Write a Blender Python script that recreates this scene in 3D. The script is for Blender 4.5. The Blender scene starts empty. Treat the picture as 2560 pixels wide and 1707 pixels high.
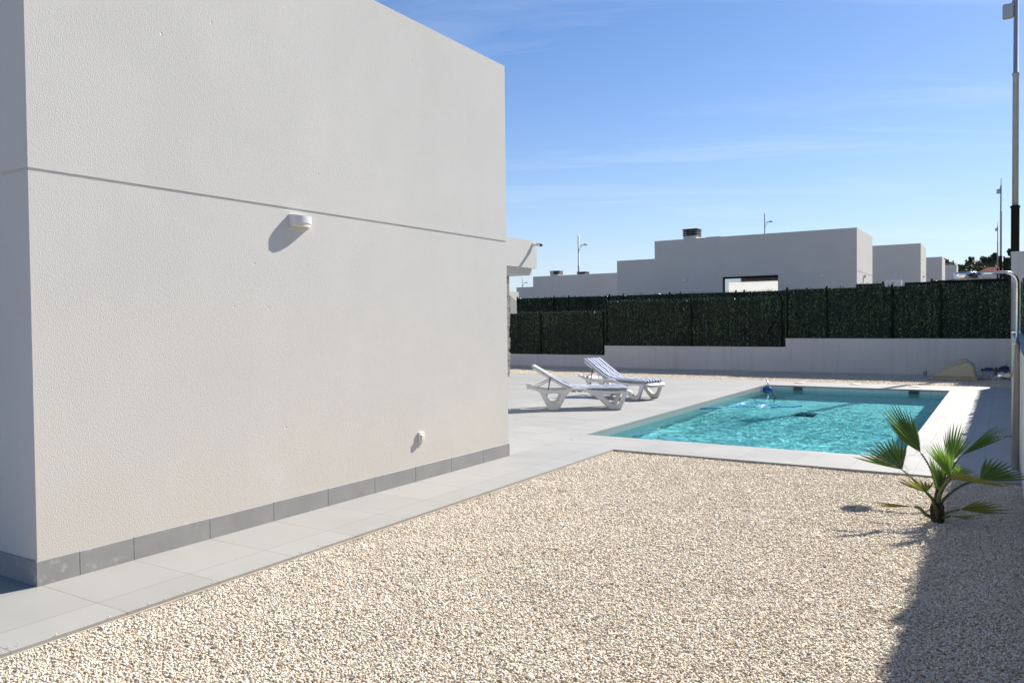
import bpy, bmesh, math, random
import numpy as np
from mathutils import Vector, Matrix

C = bpy.context.scene.collection
rad = math.radians
rng = random.Random(7)
nrg = np.random.default_rng(11)

# ------------------------------------------------------------------ camera
H = 1.6
YAW, PITCH, ROLL = rad(32.054), rad(-1.3129), rad(-0.5911)
_f = Vector((-math.sin(YAW)*math.cos(PITCH), math.cos(YAW)*math.cos(PITCH), math.sin(PITCH)))
_r = Vector((math.cos(YAW), math.sin(YAW), 0)); _u = _r.cross(_f)
R_ = _r*math.cos(ROLL)+_u*math.sin(ROLL); U_ = -_r*math.sin(ROLL)+_u*math.cos(ROLL)
cam_data = bpy.data.cameras.new("camera"); cam = bpy.data.objects.new("camera", cam_data); C.objects.link(cam)
cam.matrix_world = Matrix(((R_.x, U_.x, -_f.x, 0), (R_.y, U_.y, -_f.y, 0), (R_.z, U_.z, -_f.z, H), (0, 0, 0, 1)))
cam_data.sensor_width = 36; cam_data.lens = 27.66
cam_data.clip_start = 0.03; cam_data.clip_end = 9000
bpy.context.scene.camera = cam

# ------------------------------------------------------------------ sky and sun
SUN = Vector((0.345, 1.20, 1.0)).normalized()
EL = math.asin(SUN.z); AZ = math.atan2(SUN.x, SUN.y)
SUN_E, SKY_S, EXPO = 5.0, 0.070, 0.82
w = bpy.data.worlds.new("World"); bpy.context.scene.world = w; w.use_nodes = True
wn, wl = w.node_tree.nodes, w.node_tree.links
bg = wn["Background"]
sky = wn.new("ShaderNodeTexSky"); sky.sky_type = 'NISHITA'; sky.sun_disc = False
sky.sun_elevation = EL; sky.sun_rotation = AZ
sky.air_density = 1.0; sky.dust_density = 0.25; sky.ozone_density = 2.4; sky.altitude = 60
# thin cirrus, laid out by the direction of the sky
tc = wn.new("ShaderNodeTexCoord"); sep = wn.new("ShaderNodeSeparateXYZ"); wl.new(tc.outputs["Generated"], sep.inputs[0])
def wmath(op, a, b):
    n = wn.new("ShaderNodeMath"); n.operation = op
    for i, v in enumerate((a, b)):
        if isinstance(v, (int, float)): n.inputs[i].default_value = v
        else: wl.new(v, n.inputs[i])
    return n.outputs[0]
zz = wmath('ADD', wmath('MAXIMUM', sep.outputs[2], 0.0), 0.12)
comb = wn.new("ShaderNodeCombineXYZ")
wl.new(wmath('DIVIDE', sep.outputs[0], zz), comb.inputs[0]); wl.new(wmath('DIVIDE', sep.outputs[1], zz), comb.inputs[1])
mp = wn.new("ShaderNodeMapping"); mp.inputs["Scale"].default_value = (0.50, 2.6, 1); mp0 = wn.new("ShaderNodeMapping"); mp0.inputs["Rotation"].default_value = (0, 0, rad(-27))
mp.inputs["Location"].default_value = (3.1, 1.7, 0)
wl.new(comb.outputs[0], mp0.inputs[0]); wl.new(mp0.outputs[0], mp.inputs[0])
nz = wn.new("ShaderNodeTexNoise"); nz.inputs["Scale"].default_value = 1.15; nz.inputs["Detail"].default_value = 8; nz.inputs["Roughness"].default_value = 0.6; nz.inputs["Distortion"].default_value = 0.6
wl.new(mp.outputs[0], nz.inputs["Vector"])
rp = wn.new("ShaderNodeMapRange"); rp.inputs[1].default_value = 0.50; rp.inputs[2].default_value = 0.82; rp.inputs[3].default_value = 0.0; rp.inputs[4].default_value = 0.27
wl.new(nz.outputs[0], rp.inputs[0])
mx = wn.new("ShaderNodeMix"); mx.data_type = 'RGBA'
wl.new(rp.outputs[0], mx.inputs[0]); mx.inputs[7].default_value = (7.6, 8.4, 9.4, 1)
hsv = wn.new('ShaderNodeHueSaturation'); hsv.inputs['Saturation'].default_value = 1.16; hsv.inputs['Hue'].default_value = 0.503; wl.new(sky.outputs[0], hsv.inputs['Color']); 
hz = wn.new("ShaderNodeMix"); hz.data_type = 'RGBA'; tn = wn.new('ShaderNodeMix'); tn.data_type = 'RGBA'; tn.blend_type = 'MULTIPLY'; tn.inputs[0].default_value = 1.0; wl.new(hsv.outputs[0], tn.inputs[6]); tn.inputs[7].default_value = (0.84, 0.92, 1.05, 1); wl.new(tn.outputs[2], hz.inputs[6]); hz.inputs[7].default_value = (5.4, 6.2, 7.4, 1)
wl.new(wmath('MULTIPLY', wmath('POWER', 2.718, wmath('MULTIPLY', wmath('MAXIMUM', sep.outputs[2], 0.0), -8.5)), 0.92), hz.inputs[0])
wl.new(hz.outputs[2], mx.inputs[6]); wl.new(mx.outputs[2], bg.inputs[0]); bg.inputs[1].default_value = SKY_S
sd = bpy.data.lights.new("sun", 'SUN'); sd.energy = SUN_E; sd.angle = rad(0.53); sd.color = (1, 0.95, 0.865)
so = bpy.data.objects.new("sun", sd); C.objects.link(so); so.rotation_euler = SUN.to_track_quat('Z', 'Y').to_euler()
try: sd.cycles.is_caustics_light = True
except Exception as e: print("no caustics light", e)
vs = bpy.context.scene.view_settings
vs.view_transform = 'Standard'; vs.look = 'None'; vs.exposure = EXPO; vs.gamma = 1; vs.use_curve_mapping = False
cy = bpy.context.scene.cycles
cy.max_bounces = 8; cy.diffuse_bounces = 4; cy.glossy_bounces = 4; cy.transmission_bounces = 6; cy.transparent_max_bounces = 8
cy.sample_clamp_indirect = 6; cy.use_denoising = True

# ------------------------------------------------------------------ helpers
class MB:
    def __init__(s): s.v = []; s.f = []; s.smooth = []
    def add(s, vs_, fs, smooth=False):
        o = len(s.v); s.v += [tuple(p) for p in vs_]; s.f += [tuple(i+o for i in f) for f in fs]; s.smooth += [smooth]*len(fs); return s
    def box(s, x0, x1, y0, y1, z0, z1):
        return s.add([(x0,y0,z0),(x1,y0,z0),(x1,y1,z0),(x0,y1,z0),(x0,y0,z1),(x1,y0,z1),(x1,y1,z1),(x0,y1,z1)],
                     [(0,3,2,1),(4,5,6,7),(0,1,5,4),(1,2,6,5),(2,3,7,6),(3,0,4,7)])
    def lathe(s, prof, n=20, c=(0,0,0), axis='z', smooth=True, cap=True):
        vs_, fs = [], []
        for (r, h) in prof:
            for k in range(n):
                a = 2*math.pi*k/n; p = (r*math.cos(a), r*math.sin(a), h)
                if axis == 'x': p = (p[2], p[0], p[1])
                if axis == 'y': p = (p[1], p[2], p[0])
                vs_.append((p[0]+c[0], p[1]+c[1], p[2]+c[2]))
        for i in range(len(prof)-1):
            for k in range(n):
                fs.append((i*n+k, i*n+(k+1) % n, (i+1)*n+(k+1) % n, (i+1)*n+k))
        s.add(vs_, fs, smooth)
        if cap:
            o = len(s.v)-len(vs_)
            s.f.append(tuple(o+k for k in range(n))[::-1]); s.smooth.append(False)
            s.f.append(tuple(o+(len(prof)-1)*n+k for k in range(n))); s.smooth.append(False)
        return s
    def tube(s, pts, r, n=8, smooth=True, closed=False):
        pts = [Vector(p) for p in pts]; m = len(pts)
        rs = r if isinstance(r, (list, tuple)) else [r]*m
        vs_, fs = [], []; up = Vector((0.13, 0.21, 0.97))
        for i, p in enumerate(pts):
            if closed: t = pts[(i+1) % m]-pts[i-1]
            else: t = pts[min(i+1, m-1)]-pts[max(i-1, 0)]
            t.normalize(); a = t.cross(up)
            if a.length < 1e-3: a = t.cross(Vector((1, 0, 0)))
            a.normalize(); b = a.cross(t); 
            for k in range(n):
                q = 2*math.pi*k/n; vs_.append(p+(a*math.cos(q)+b*math.sin(q))*rs[i])
        for i in range(m if closed else m-1):
            for k in range(n):
                j = (i+1) % m
                fs.append((i*n+k, i*n+(k+1) % n, j*n+(k+1) % n, j*n+k))
        if not closed:
            fs.append(tuple(range(n))[::-1]); fs.append(tuple((m-1)*n+k for k in range(n)))
        return s.add(vs_, fs, smooth)
    def prism(s, poly, y0, y1, smooth=False):       # poly in xz, extruded along y
        n = len(poly)
        vs_ = [(x, y0, z) for x, z in poly]+[(x, y1, z) for x, z in poly]
        fs = [tuple(range(n)), tuple(range(2*n-1, n-1, -1))]+[(i, i+n, (i+1) % n+n, (i+1) % n) for i in range(n)]
        return s.add(vs_, fs, smooth)
    def build(s, name, mat, parent=None, bevel=0.0, seg=2):
        me = bpy.data.meshes.new(name); me.from_pydata([tuple(map(float, p)) for p in s.v], [], s.f); 
        me.polygons.foreach_set('use_smooth', s.smooth); me.update()
        if bevel or True:
            bm = bmesh.new(); bm.from_mesh(me)
            bmesh.ops.recalc_face_normals(bm, faces=bm.faces[:]) if len(s.f) < 20000 else None
            if bevel:
                ed = [e for e in bm.edges if len(e.link_faces) == 2 and e.calc_face_angle(0) > rad(40)]
                bmesh.ops.bevel(bm, geom=ed, offset=bevel, segments=seg, affect='EDGES', profile=0.5, clamp_overlap=True)
            bm.to_mesh(me); bm.free()
        return link(name, me, mat, parent)
def link(name, me, mat, parent=None):
    o = bpy.data.objects.new(name, me); C.objects.link(o)
    if mat is not None:
        me.materials.clear(); me.materials.append(mat)
    if parent is not None: o.parent = parent
    return o
def tag(o, label=None, cat=None, group=None, kind=None):
    if label: o['label'] = label
    if cat: o['category'] = cat
    if group: o['group'] = group
    if kind: o['kind'] = kind
    return o
def thing(name, label, cat, loc=(0,0,0), rz=0, group=None):
    o = bpy.data.objects.new(name, None); C.objects.link(o); o.location = loc; o.rotation_euler = (0, 0, rz)
    o.empty_display_size = 0.1
    return tag(o, label, cat, group)
def copy_tree(o, parent=None):
    c = o.copy(); C.objects.link(c)
    if parent is not None: c.parent = parent
    for ch in list(o.children): copy_tree(ch, c)
    return c
def panel2d(name, outlines, thick, bevel, mat, parent):
    """a plate with holes from 2D outlines (u, z), standing in the local xz plane"""
    cu = bpy.data.curves.new(name, 'CURVE'); cu.dimensions = '2D'; cu.fill_mode = 'BOTH'; cu.extrude = thick/2-bevel; cu.bevel_depth = bevel; cu.bevel_resolution = 1; cu.offset = -bevel
    for pl in outlines:
        sp = cu.splines.new('POLY'); sp.points.add(len(pl)-1); sp.use_cyclic_u = True
        for p, q in zip(sp.points, pl): p.co = (q[0], q[1], 0, 1)
    tmp = bpy.data.objects.new("tmp", cu); C.objects.link(tmp)
    dg = bpy.context.evaluated_depsgraph_get(); dg.update()
    me = bpy.data.meshes.new_from_object(tmp.evaluated_get(dg)); bpy.data.objects.remove(tmp); bpy.data.curves.remove(cu)
    me.transform(Matrix.Rotation(rad(90), 4, 'X')); me.name = name
    return link(name, me, mat, parent)
def smooth_poly(pts, k=2):
    """round the corners of a closed outline by corner cutting"""
    P = [Vector(p) for p in pts]
    for _ in range(2):
        Q = []
        for a, b in zip(P, P[1:]+P[:1]): Q += [a.lerp(b, 0.18), a.lerp(b, 0.82)]
        P = Q
    return [tuple(p) for p in P]
def catmull(pts, k=6):
    pts = [Vector(p) for p in pts]; P = [2*pts[0]-pts[1]]+pts+[2*pts[-1]-pts[-2]]; out = []
    for i in range(1, len(P)-2):
        p0, p1, p2, p3 = P[i-1:i+3]
        for t in range(k):
            t = t/k; out.append(0.5*((2*p1)+(p2-p0)*t+(2*p0-5*p1+4*p2-p3)*t*t+(3*p1-p0-3*p2+p3)*t**3))
    return out+[pts[-1]]

# ------------------------------------------------------------------ materials
class NT:
    def __init__(s, name):
        s.m = bpy.data.materials.new(name); s.m.use_nodes = True; s.n = s.m.node_tree.nodes; s.l = s.m.node_tree.links
        s.p = s.n["Principled BSDF"]; s.out = s.n["Material Output"]
    def new(s, t, **kw):
        n = s.n.new(t)
        for k, v in kw.items(): setattr(n, k, v)
        return n
    def set(s, sock, v):
        if isinstance(v, bpy.types.NodeSocket): s.l.new(v, sock)
        else: sock.default_value = v
    def coord(s, which="Object", scale=(1,1,1), loc=(0,0,0)):
        t = s.new("ShaderNodeTexCoord"); m = s.new("ShaderNodeMapping"); s.l.new(t.outputs[which], m.inputs[0])
        m.inputs["Scale"].default_value = scale; m.inputs["Location"].default_value = loc; return m.outputs[0]
    def noise(s, vec, scale, detail=4, rough=0.55, dist=0):
        n = s.new("ShaderNodeTexNoise"); s.l.new(vec, n.inputs["Vector"]); n.inputs["Scale"].default_value = scale; n.inputs["Detail"].default_value = detail
        n.inputs["Roughness"].default_value = rough; n.inputs["Distortion"].default_value = dist; return n.outputs[0]
    def rng(s, v, a, b, c=0.0, d=1.0):
        n = s.new("ShaderNodeMapRange"); s.l.new(v, n.inputs[0])
        for i, x in enumerate((a, b, c, d)): n.inputs[i+1].default_value = x
        return n.outputs[0]
    def math(s, op, a, b=0.0):
        n = s.new("ShaderNodeMath", operation=op); s.set(n.inputs[0], a); s.set(n.inputs[1], b); return n.outputs[0]
    def mix(s, f, a, b):
        n = s.new("ShaderNodeMix", data_type='RGBA'); s.set(n.inputs[0], f); s.set(n.inputs[6], a); s.set(n.inputs[7], b); return n.outputs[2]
    def bump(s, h, strength, dist=0.01, normal=None):
        n = s.new("ShaderNodeBump"); s.set(n.inputs["Height"], h); n.inputs["Strength"].default_value = strength; n.inputs["Distance"].default_value = dist
        if normal is not None: s.l.new(normal, n.inputs["Normal"])
        return n.outputs[0]
    def ramp(s, f, stops):
        n = s.new("ShaderNodeValToRGB"); s.l.new(f, n.inputs[0]); e = n.color_ramp.elements
        while len(e) < len(stops): e.new(0.5)
        for i, (p, c) in enumerate(stops): e[i].position = p; e[i].color = (*c, 1)
        return n.outputs[0]
    def base(s, col=None, rough=None, normal=None, spec=None, metal=None):
        if col is not None: s.set(s.p.inputs["Base Color"], (*col, 1) if isinstance(col, tuple) and len(col) == 3 else col)
        if rough is not None: s.set(s.p.inputs["Roughness"], rough)
        if normal is not None: s.l.new(normal, s.p.inputs["Normal"])
        if spec is not None: s.p.inputs["Specular IOR Level"].default_value = spec
        if metal is not None: s.p.inputs["Metallic"].default_value = metal
        return s.m
def c4(*c): return (c[0], c[1], c[2], 1)

def m_plain(name, col, rough=0.5, var=0.08, vs_=6.0, bump=0.0, bs=60, metal=0.0, spec=0.5):
    t = NT(name); v = t.coord(); n = t.noise(v, vs_, 5)
    lo = tuple(x*(1-var) for x in col); hi = tuple(min(1, x*(1+var)) for x in col)
    c = t.mix(t.rng(n, 0.3, 0.7), c4(*lo), c4(*hi))
    nm = t.bump(t.noise(v, bs, 3), bump, 0.004) if bump else None
    return t.base(c, rough, nm, spec, metal)

def m_stucco(name, col=(0.675, 0.655, 0.615), grain=170, strength=0.4, stain=0.075, warm=True):
    t = NT(name); v = t.coord()
    big = t.noise(v, 0.7, 5, 0.6); mid = t.noise(t.coord(scale=(1, 1, 0.35)), 3.0, 4)
    c = t.mix(t.rng(big, 0.35, 0.7), c4(*[x*(1-stain) for x in col]), c4(*col))
    c = t.mix(t.rng(mid, 0.45, 0.75, 0, 0.35), c, c4(*[x*(1-1.3*stain) for x in col]))
    if warm:   # reddish dust splashed up from the gravel just above the plinth
        sp = t.new("ShaderNodeSeparateXYZ"); tc_ = t.new("ShaderNodeTexCoord"); t.l.new(tc_.outputs["Object"], sp.inputs[0])
        f = t.math('MULTIPLY', t.rng(sp.outputs[2], 0.05, 1.3, 1, 0), t.rng(t.noise(v, 1.6, 5, 0.7), 0.3, 0.7, 0.10, 0.80))
        c = t.mix(f, c, c4(col[0]*0.98, col[1]*0.90, col[2]*0.82))
    g = t.noise(v, grain, 3, 0.6); vo = t.new("ShaderNodeTexVoronoi"); t.l.new(v, vo.inputs["Vector"]); vo.inputs["Scale"].default_value = grain*0.8
    h = t.math('ADD', g, t.math('MULTIPLY', vo.outputs["Distance"], 0.6))
    pit = t.noise(v, 14, 2, 0.4); h = t.math('SUBTRACT', h, t.math('MULTIPLY', t.rng(pit, 0.76, 0.82), 2.0))
    return t.base(c, 0.92, t.bump(h, strength, 0.004), 0.2)

def m_tile(name, col, ox, oy, size, joint=0.0048, jdark=0.42, rough=0.55, var=0.075):
    """large square porcelain tiles: thin joints and a slight tone of its own for every tile"""
    t = NT(name); tc_ = t.new("ShaderNodeTexCoord"); sp = t.new("ShaderNodeSeparateXYZ"); t.l.new(tc_.outputs["Object"], sp.inputs[0])
    def cell(s_, o): return t.math('DIVIDE', t.math('SUBTRACT', s_, o), size)
    u, v = cell(sp.outputs[0], ox), cell(sp.outputs[1], oy)
    fu, fv = t.math('FRACT', u), t.math('FRACT', v)
    k = joint/size/2
    def near(f): return t.math('LESS_THAN', t.math('MINIMUM', f, t.math('SUBTRACT', 1.0, f)), k)
    j = t.math('MAXIMUM', near(fu), near(fv))
    cb = t.new("ShaderNodeCombineXYZ"); t.l.new(t.math('FLOOR', u), cb.inputs[0]); t.l.new(t.math('FLOOR', v), cb.inputs[1])
    wn_ = t.new("ShaderNodeTexWhiteNoise"); t.l.new(cb.outputs[0], wn_.inputs["Vector"])
    vv = t.coord(); cl = t.noise(t.coord(scale=(1.0, 2.2, 1)), 1.7, 6, 0.62); f = t.math('ADD', t.math('MULTIPLY', wn_.outputs["Value"], 0.5), t.math('MULTIPLY', cl, 0.7))
    c = t.mix(t.rng(f, 0.2, 1.0), c4(*[x*(1-var) for x in col]), c4(*[x*(1+var) for x in col]))
    dirt = t.rng(t.noise(vv, 5, 6, 0.7), 0.62, 0.85, 0, 0.25); c = t.mix(dirt, c, c4(col[0]*0.9, col[1]*0.86, col[2]*0.8))
    c = t.mix(t.math('MULTIPLY', j, 0.85), c, c4(*[x*jdark for x in col]))
    h = t.math('ADD', t.math('MULTIPLY', j, -1.0), t.math('MULTIPLY', t.noise(vv, 60, 3), 0.1))
    return t.base(c, t.rng(cl, 0.3, 0.7, rough-0.08, rough+0.1), t.bump(h, 0.35, 0.003), 0.4)

def m_stone(name):      # the crushed marble of the beds, a tone for every stone
    t = NT(name); g = t.new("ShaderNodeNewGeometry"); r = g.outputs["Random Per Island"]
    c = t.ramp(r, [(0.0, (0.60, 0.48, 0.345)), (0.2, (0.70, 0.61, 0.485)), (0.5, (0.76, 0.69, 0.575)), (0.78, (0.81, 0.755, 0.665)), (0.955, (0.77, 0.72, 0.64)), (0.965, (0.55, 0.38, 0.24)), (0.985, (0.50, 0.46, 0.40)), (1.0, (0.62, 0.60, 0.56))])
    n = t.noise(t.coord(), 90, 4); c = t.mix(t.rng(n, 0.35, 0.75, 0, 0.12), c, c4(0.6, 0.48, 0.34))
    return t.base(c, 0.8, t.bump(t.noise(t.coord(), 300, 3), 0.25, 0.002), 0.3)

def m_gravel_bed(name):
    t = NT(name); v = t.coord(); vo = t.new("ShaderNodeTexVoronoi"); t.l.new(v, vo.inputs["Vector"]); vo.inputs["Scale"].default_value = 52
    sp = t.new("ShaderNodeSeparateColor"); t.l.new(vo.outputs["Color"], sp.inputs[0])
    c = t.ramp(sp.outputs[0], [(0, (0.55, 0.45, 0.33)), (0.5, (0.72, 0.63, 0.50)), (1, (0.80, 0.74, 0.64))])
    c = t.mix(t.rng(vo.outputs["Distance"], 0.3, 0.75, 0, 0.55), c, c4(0.40, 0.33, 0.25))
    return t.base(c, 0.85, t.bump(vo.outputs["Distance"], -0.9, 0.02), 0.2)

def m_leaf(name, dark, light, rough=0.5, trans=0.0, noise=3.0):
    t = NT(name); g = t.new("ShaderNodeNewGeometry"); n = t.noise(t.coord(), noise, 3)
    f = t.math('ADD', t.math('MULTIPLY', g.outputs["Random Per Island"], 0.7), t.math('MULTIPLY', n, 0.5))
    c = t.mix(t.rng(f, 0.2, 1.0), c4(*dark), c4(*light)); t.base(c, rough, None, 0.4)
    if trans:
        tr = t.new("ShaderNodeBsdfTranslucent"); t.l.new(c, tr.inputs[0]); ms = t.new("ShaderNodeMixShader"); ms.inputs[0].default_value = trans
        t.l.new(t.p.outputs[0], ms.inputs[1]); t.l.new(tr.outputs[0], ms.inputs[2]); t.l.new(ms.outputs[0], t.out.inputs[0])
    return t.m

def m_stripe(name):     # blue and white awning stripes along the cushion
    t = NT(name); tc_ = t.new("ShaderNodeTexCoord"); sp = t.new("ShaderNodeSeparateXYZ"); t.l.new(tc_.outputs["Object"], sp.inputs[0])
    f = t.math('FRACT', t.math('ADD', t.math('DIVIDE', sp.outputs[1], 0.088), 0.75))
    s_ = t.math('LESS_THAN', f, 0.50); v = t.coord()
    side = t.math('LESS_THAN', t.math('ABSOLUTE', sp.outputs[1]), 0.25)
    w_ = t.noise(v, 420, 2); blue = t.mix(t.rng(w_, 0.3, 0.7), c4(0.008, 0.045, 0.16), c4(0.018, 0.078, 0.23))
    c = t.mix(t.math('MULTIPLY', s_, side), t.mix(t.rng(w_, 0.3, 0.7), c4(0.58, 0.59, 0.62), c4(0.66, 0.66, 0.68)), blue)
    return t.base(c, 0.9, t.bump(t.noise(v, 30, 4), 0.25, 0.01), 0.2)

def m_wallpaint(name, col=(0.63, 0.615, 0.575)):   # painted block wall with rust-coloured run-off streaks
    t = NT(name); v = t.coord(); st = t.noise(t.coord(scale=(7, 7, 0.35)), 1.0, 5, 0.65)
    c = t.mix(t.rng(t.noise(v, 1.2, 5), 0.3, 0.7), c4(*[x*0.95 for x in col]), c4(*col))
    c = t.mix(t.rng(st, 0.53, 0.72, 0, 0.5), c, c4(col[0]*0.80, col[1]*0.74, col[2]*0.66))
    c = t.mix(t.rng(t.noise(v, 23, 2, 0.4), 0.775, 0.80, 0, 0.6), c, c4(0.3, 0.27, 0.24))
    return t.base(c, 0.85, t.bump(t.noise(v, 55, 3), 0.25, 0.004), 0.25)

def m_water(name):
    t = NT(name); t.n.remove(t.p); v = t.coord()
    g = t.new("ShaderNodeBsdfGlass"); g.inputs["Color"].default_value = c4(0.54, 0.965, 1.0); g.inputs["Roughness"].default_value = 0.0; g.inputs["IOR"].default_value = 1.333
    sp = t.noise(v, 19, 2, 0.5); pk = t.math('POWER', t.rng(sp, 0.60, 0.86), 1.5); pt = t.rng(t.noise(v, 0.9, 3), 0.5, 0.62)
    t.l.new(t.bump(t.math('MULTIPLY', pk, pt), 0.8, 0.05), g.inputs["Normal"])
    t.l.new(g.outputs[0], t.out.inputs[0]); return t.m

M = {}
M['stucco'] = m_stucco('white_stucco')
M['stucco_far'] = m_stucco('white_render', (0.655, 0.635, 0.59), 40, 0.2, 0.06, False)
M['deck'] = m_tile('terrace_tile', (0.327, 0.321, 0.303), -5.086, 3.174, 0.6117)
def m_skirt(name):
    t = NT(name); v = t.coord(); cl = t.noise(v, 4, 6, 0.6); c = t.mix(t.rng(cl, 0.3, 0.7), c4(0.285, 0.282, 0.275), c4(0.345, 0.34, 0.33))
    sp = t.new("ShaderNodeSeparateXYZ"); t.l.new(v, sp.inputs[0]); st = t.noise(v, 11, 6, 0.7)
    c = t.mix(t.math('MULTIPLY', t.rng(st, 0.56, 0.70, 0, 0.6), t.rng(sp.outputs[1], 2.9, 3.5, 1.0, 0.12)), c, c4(0.62, 0.62, 0.61))
    return t.base(c, 0.5, t.bump(t.noise(v, 50, 3), 0.1, 0.003), 0.4)
M['skirt'] = m_skirt('grey_porcelain')
M['mortar'] = m_plain('beige_mortar', (0.44, 0.375, 0.30), 0.9, 0.15, 12, 0.5, 50)
M['stone'] = m_stone('crushed_marble'); M['gravel'] = m_gravel_bed('gravel_bed')
M['wall'] = m_wallpaint('white_wall_paint')
M['pool'] = m_tile('pool_tile', (0.78, 0.80, 0.77), -5.07, 10.04, 0.6117, 0.006, 0.6, 0.35, 0.06)
M['water'] = m_water('pool_water')
def m_hedge(name):
    t = NT(name); g = t.new("ShaderNodeNewGeometry"); st = t.noise(t.coord(scale=(13, 13, 0.5)), 1.0, 4, 0.65); pa = t.noise(t.coord(), 0.8, 3)
    r = g.outputs["Random Per Island"]; f = t.math('ADD', t.math('MULTIPLY', t.math('POWER', r, 3.0), 0.75), t.math('ADD', t.rng(st, 0.33, 0.70, -0.16, 0.46), t.rng(pa, 0.3, 0.7, -0.1, 0.1)))
    c = t.ramp(f, [(0.0, (0.008, 0.024, 0.011)), (0.30, (0.048, 0.098, 0.042)), (0.65, (0.13, 0.215, 0.08)), (1.0, (0.36, 0.44, 0.25))])
    return t.base(c, 0.38, None, 0.5)
M['hedge'] = m_hedge('artificial_hedge_leaf')
M['hedge_back'] = m_plain('hedge_backing', (0.008, 0.013, 0.010), 0.9, 0.3)
M['dkgreen'] = m_plain('dark_green_steel', (0.008, 0.020, 0.012), 0.8, spec=0.1)
M['wire'] = m_plain('galvanised_wire', (0.10, 0.12, 0.11), 0.5)
M['plastic'] = m_plain('white_resin', (0.62, 0.62, 0.605), 0.38, 0.03, 3)
M['stripe'] = m_stripe('striped_canvas'); M['navy'] = m_plain('navy_piping', (0.02, 0.03, 0.08), 0.8)
M['black'] = m_plain('black_strap', (0.015, 0.015, 0.017), 0.6)
M['lampw'] = m_plain('white_enamel', (0.68, 0.68, 0.69), 0.35, 0.02); M['opal'] = m_plain('opal_glass', (0.78, 0.74, 0.62), 0.3, 0.03)
M['dark'] = m_plain('dark_plastic', (0.02, 0.022, 0.025), 0.35)
M['chrome'] = m_plain('brushed_steel', (0.72, 0.72, 0.73), 0.22, 0.04, 8, metal=1.0)
M['alu'] = m_plain('anodised_aluminium', (0.62, 0.60, 0.56), 0.38, 0.05, 8, metal=0.75)
M['ivory'] = m_plain('ivory_plastic', (0.80, 0.77, 0.66), 0.4, 0.03)
M['galv'] = m_plain('galvanised_pole', (0.42, 0.43, 0.45), 0.5, 0.08, 4, metal=0.35)
M['polebk'] = m_plain('black_pole_paint', (0.008, 0.009, 0.011), 0.6, spec=0.2)
M['frame'] = m_plain('dark_window_frame', (0.008, 0.009, 0.011), 0.8, spec=0.12)
M['chim'] = m_plain('dark_grey_precast', (0.10, 0.095, 0.095), 0.8, 0.12)
M['beige'] = m_plain('beige_fibreglass', (0.50, 0.43, 0.28), 0.45, 0.08, 5)
M['wood'] = m_plain('weathered_plank', (0.16, 0.11, 0.07), 0.8, 0.3, 9)
M['concrete'] = m_plain('grey_block', (0.30, 0.30, 0.29), 0.9, 0.15, 8, 0.5, 40)
M['blue'] = m_plain('blue_plastic', (0.02, 0.08, 0.38), 0.4, 0.1); M['bluebag'] = m_plain('blue_fabric', (0.02, 0.07, 0.20), 0.8, 0.2)
M['hose'] = m_plain('blue_hose', (0.06, 0.25, 0.72), 0.35, 0.15); M['red'] = m_plain('red_plastic', (0.55, 0.04, 0.06), 0.4)
M['cream'] = m_plain('cream_plastic_lid', (0.70, 0.65, 0.52), 0.5, 0.05)
M['palm'] = m_leaf('palm_leaf', (0.055, 0.115, 0.028), (0.15, 0.25, 0.055), 0.38, 0.38, 5)
M['palm_new'] = m_leaf('young_palm_leaf', (0.12, 0.24, 0.035), (0.22, 0.36, 0.06), 0.42, 0.45, 5)
M['palm_old'] = m_leaf('old_palm_leaf', (0.15, 0.165, 0.030), (0.28, 0.27, 0.06), 0.5, 0.4, 6)
M['petiole'] = m_plain('palm_petiole', (0.085, 0.115, 0.035), 0.5, 0.3, 14); M['trunk'] = m_plain('palm_trunk', (0.050, 0.036, 0.022), 0.85, 0.35, 25, 0.6, 60)
M['fibre'] = m_plain('palm_fibre', (0.45, 0.40, 0.28), 0.8)
M['soil'] = m_plain('dry_soil', (0.17, 0.14, 0.10), 0.95, 0.25, 0.6, 0.4, 8)
M['pine'] = m_leaf('pine_foliage', (0.028, 0.046, 0.022), (0.100, 0.125, 0.055), 0.7, 0.0, 0.4)
M['bark'] = m_plain('pine_bark', (0.10, 0.07, 0.05), 0.9)
M['terracotta'] = m_plain('terracotta_tiles', (0.20, 0.085, 0.06), 0.95, 0.15, 2, 0.4, 6, spec=0.0)
M['rock'] = m_plain('masonry_stone', (0.27, 0.25, 0.22), 0.9, 0.4, 7, 0.5, 40)
M['shade_and_roof'] = m_plain('grey_green_shade_and_roof', (0.33, 0.35, 0.32), 0.7, 0.04)  # for the wedge standing in for wall shade, and the low roof
def m_pool():
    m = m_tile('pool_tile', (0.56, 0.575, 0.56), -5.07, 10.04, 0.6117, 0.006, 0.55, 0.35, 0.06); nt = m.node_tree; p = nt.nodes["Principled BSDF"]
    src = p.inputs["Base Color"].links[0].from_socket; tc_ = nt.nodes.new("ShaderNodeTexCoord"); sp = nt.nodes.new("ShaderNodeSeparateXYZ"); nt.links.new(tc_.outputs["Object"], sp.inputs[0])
    lt = nt.nodes.new("ShaderNodeMath"); lt.operation = 'LESS_THAN'; nt.links.new(sp.outputs[2], lt.inputs[0]); lt.inputs[1].default_value = -1.2  # floor painted lighter than the walls, standing in for sunlight on it
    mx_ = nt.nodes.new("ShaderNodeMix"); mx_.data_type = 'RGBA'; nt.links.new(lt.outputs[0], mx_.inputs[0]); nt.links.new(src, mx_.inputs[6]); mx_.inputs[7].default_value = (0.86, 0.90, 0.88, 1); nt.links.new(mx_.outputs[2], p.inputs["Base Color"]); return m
M['pool'] = m_pool()
t = NT('window_glass'); t.base((0.56, 0.58, 0.60), 0.02, None, 0.5, 1.0); M['glass'] = t.m

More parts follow.
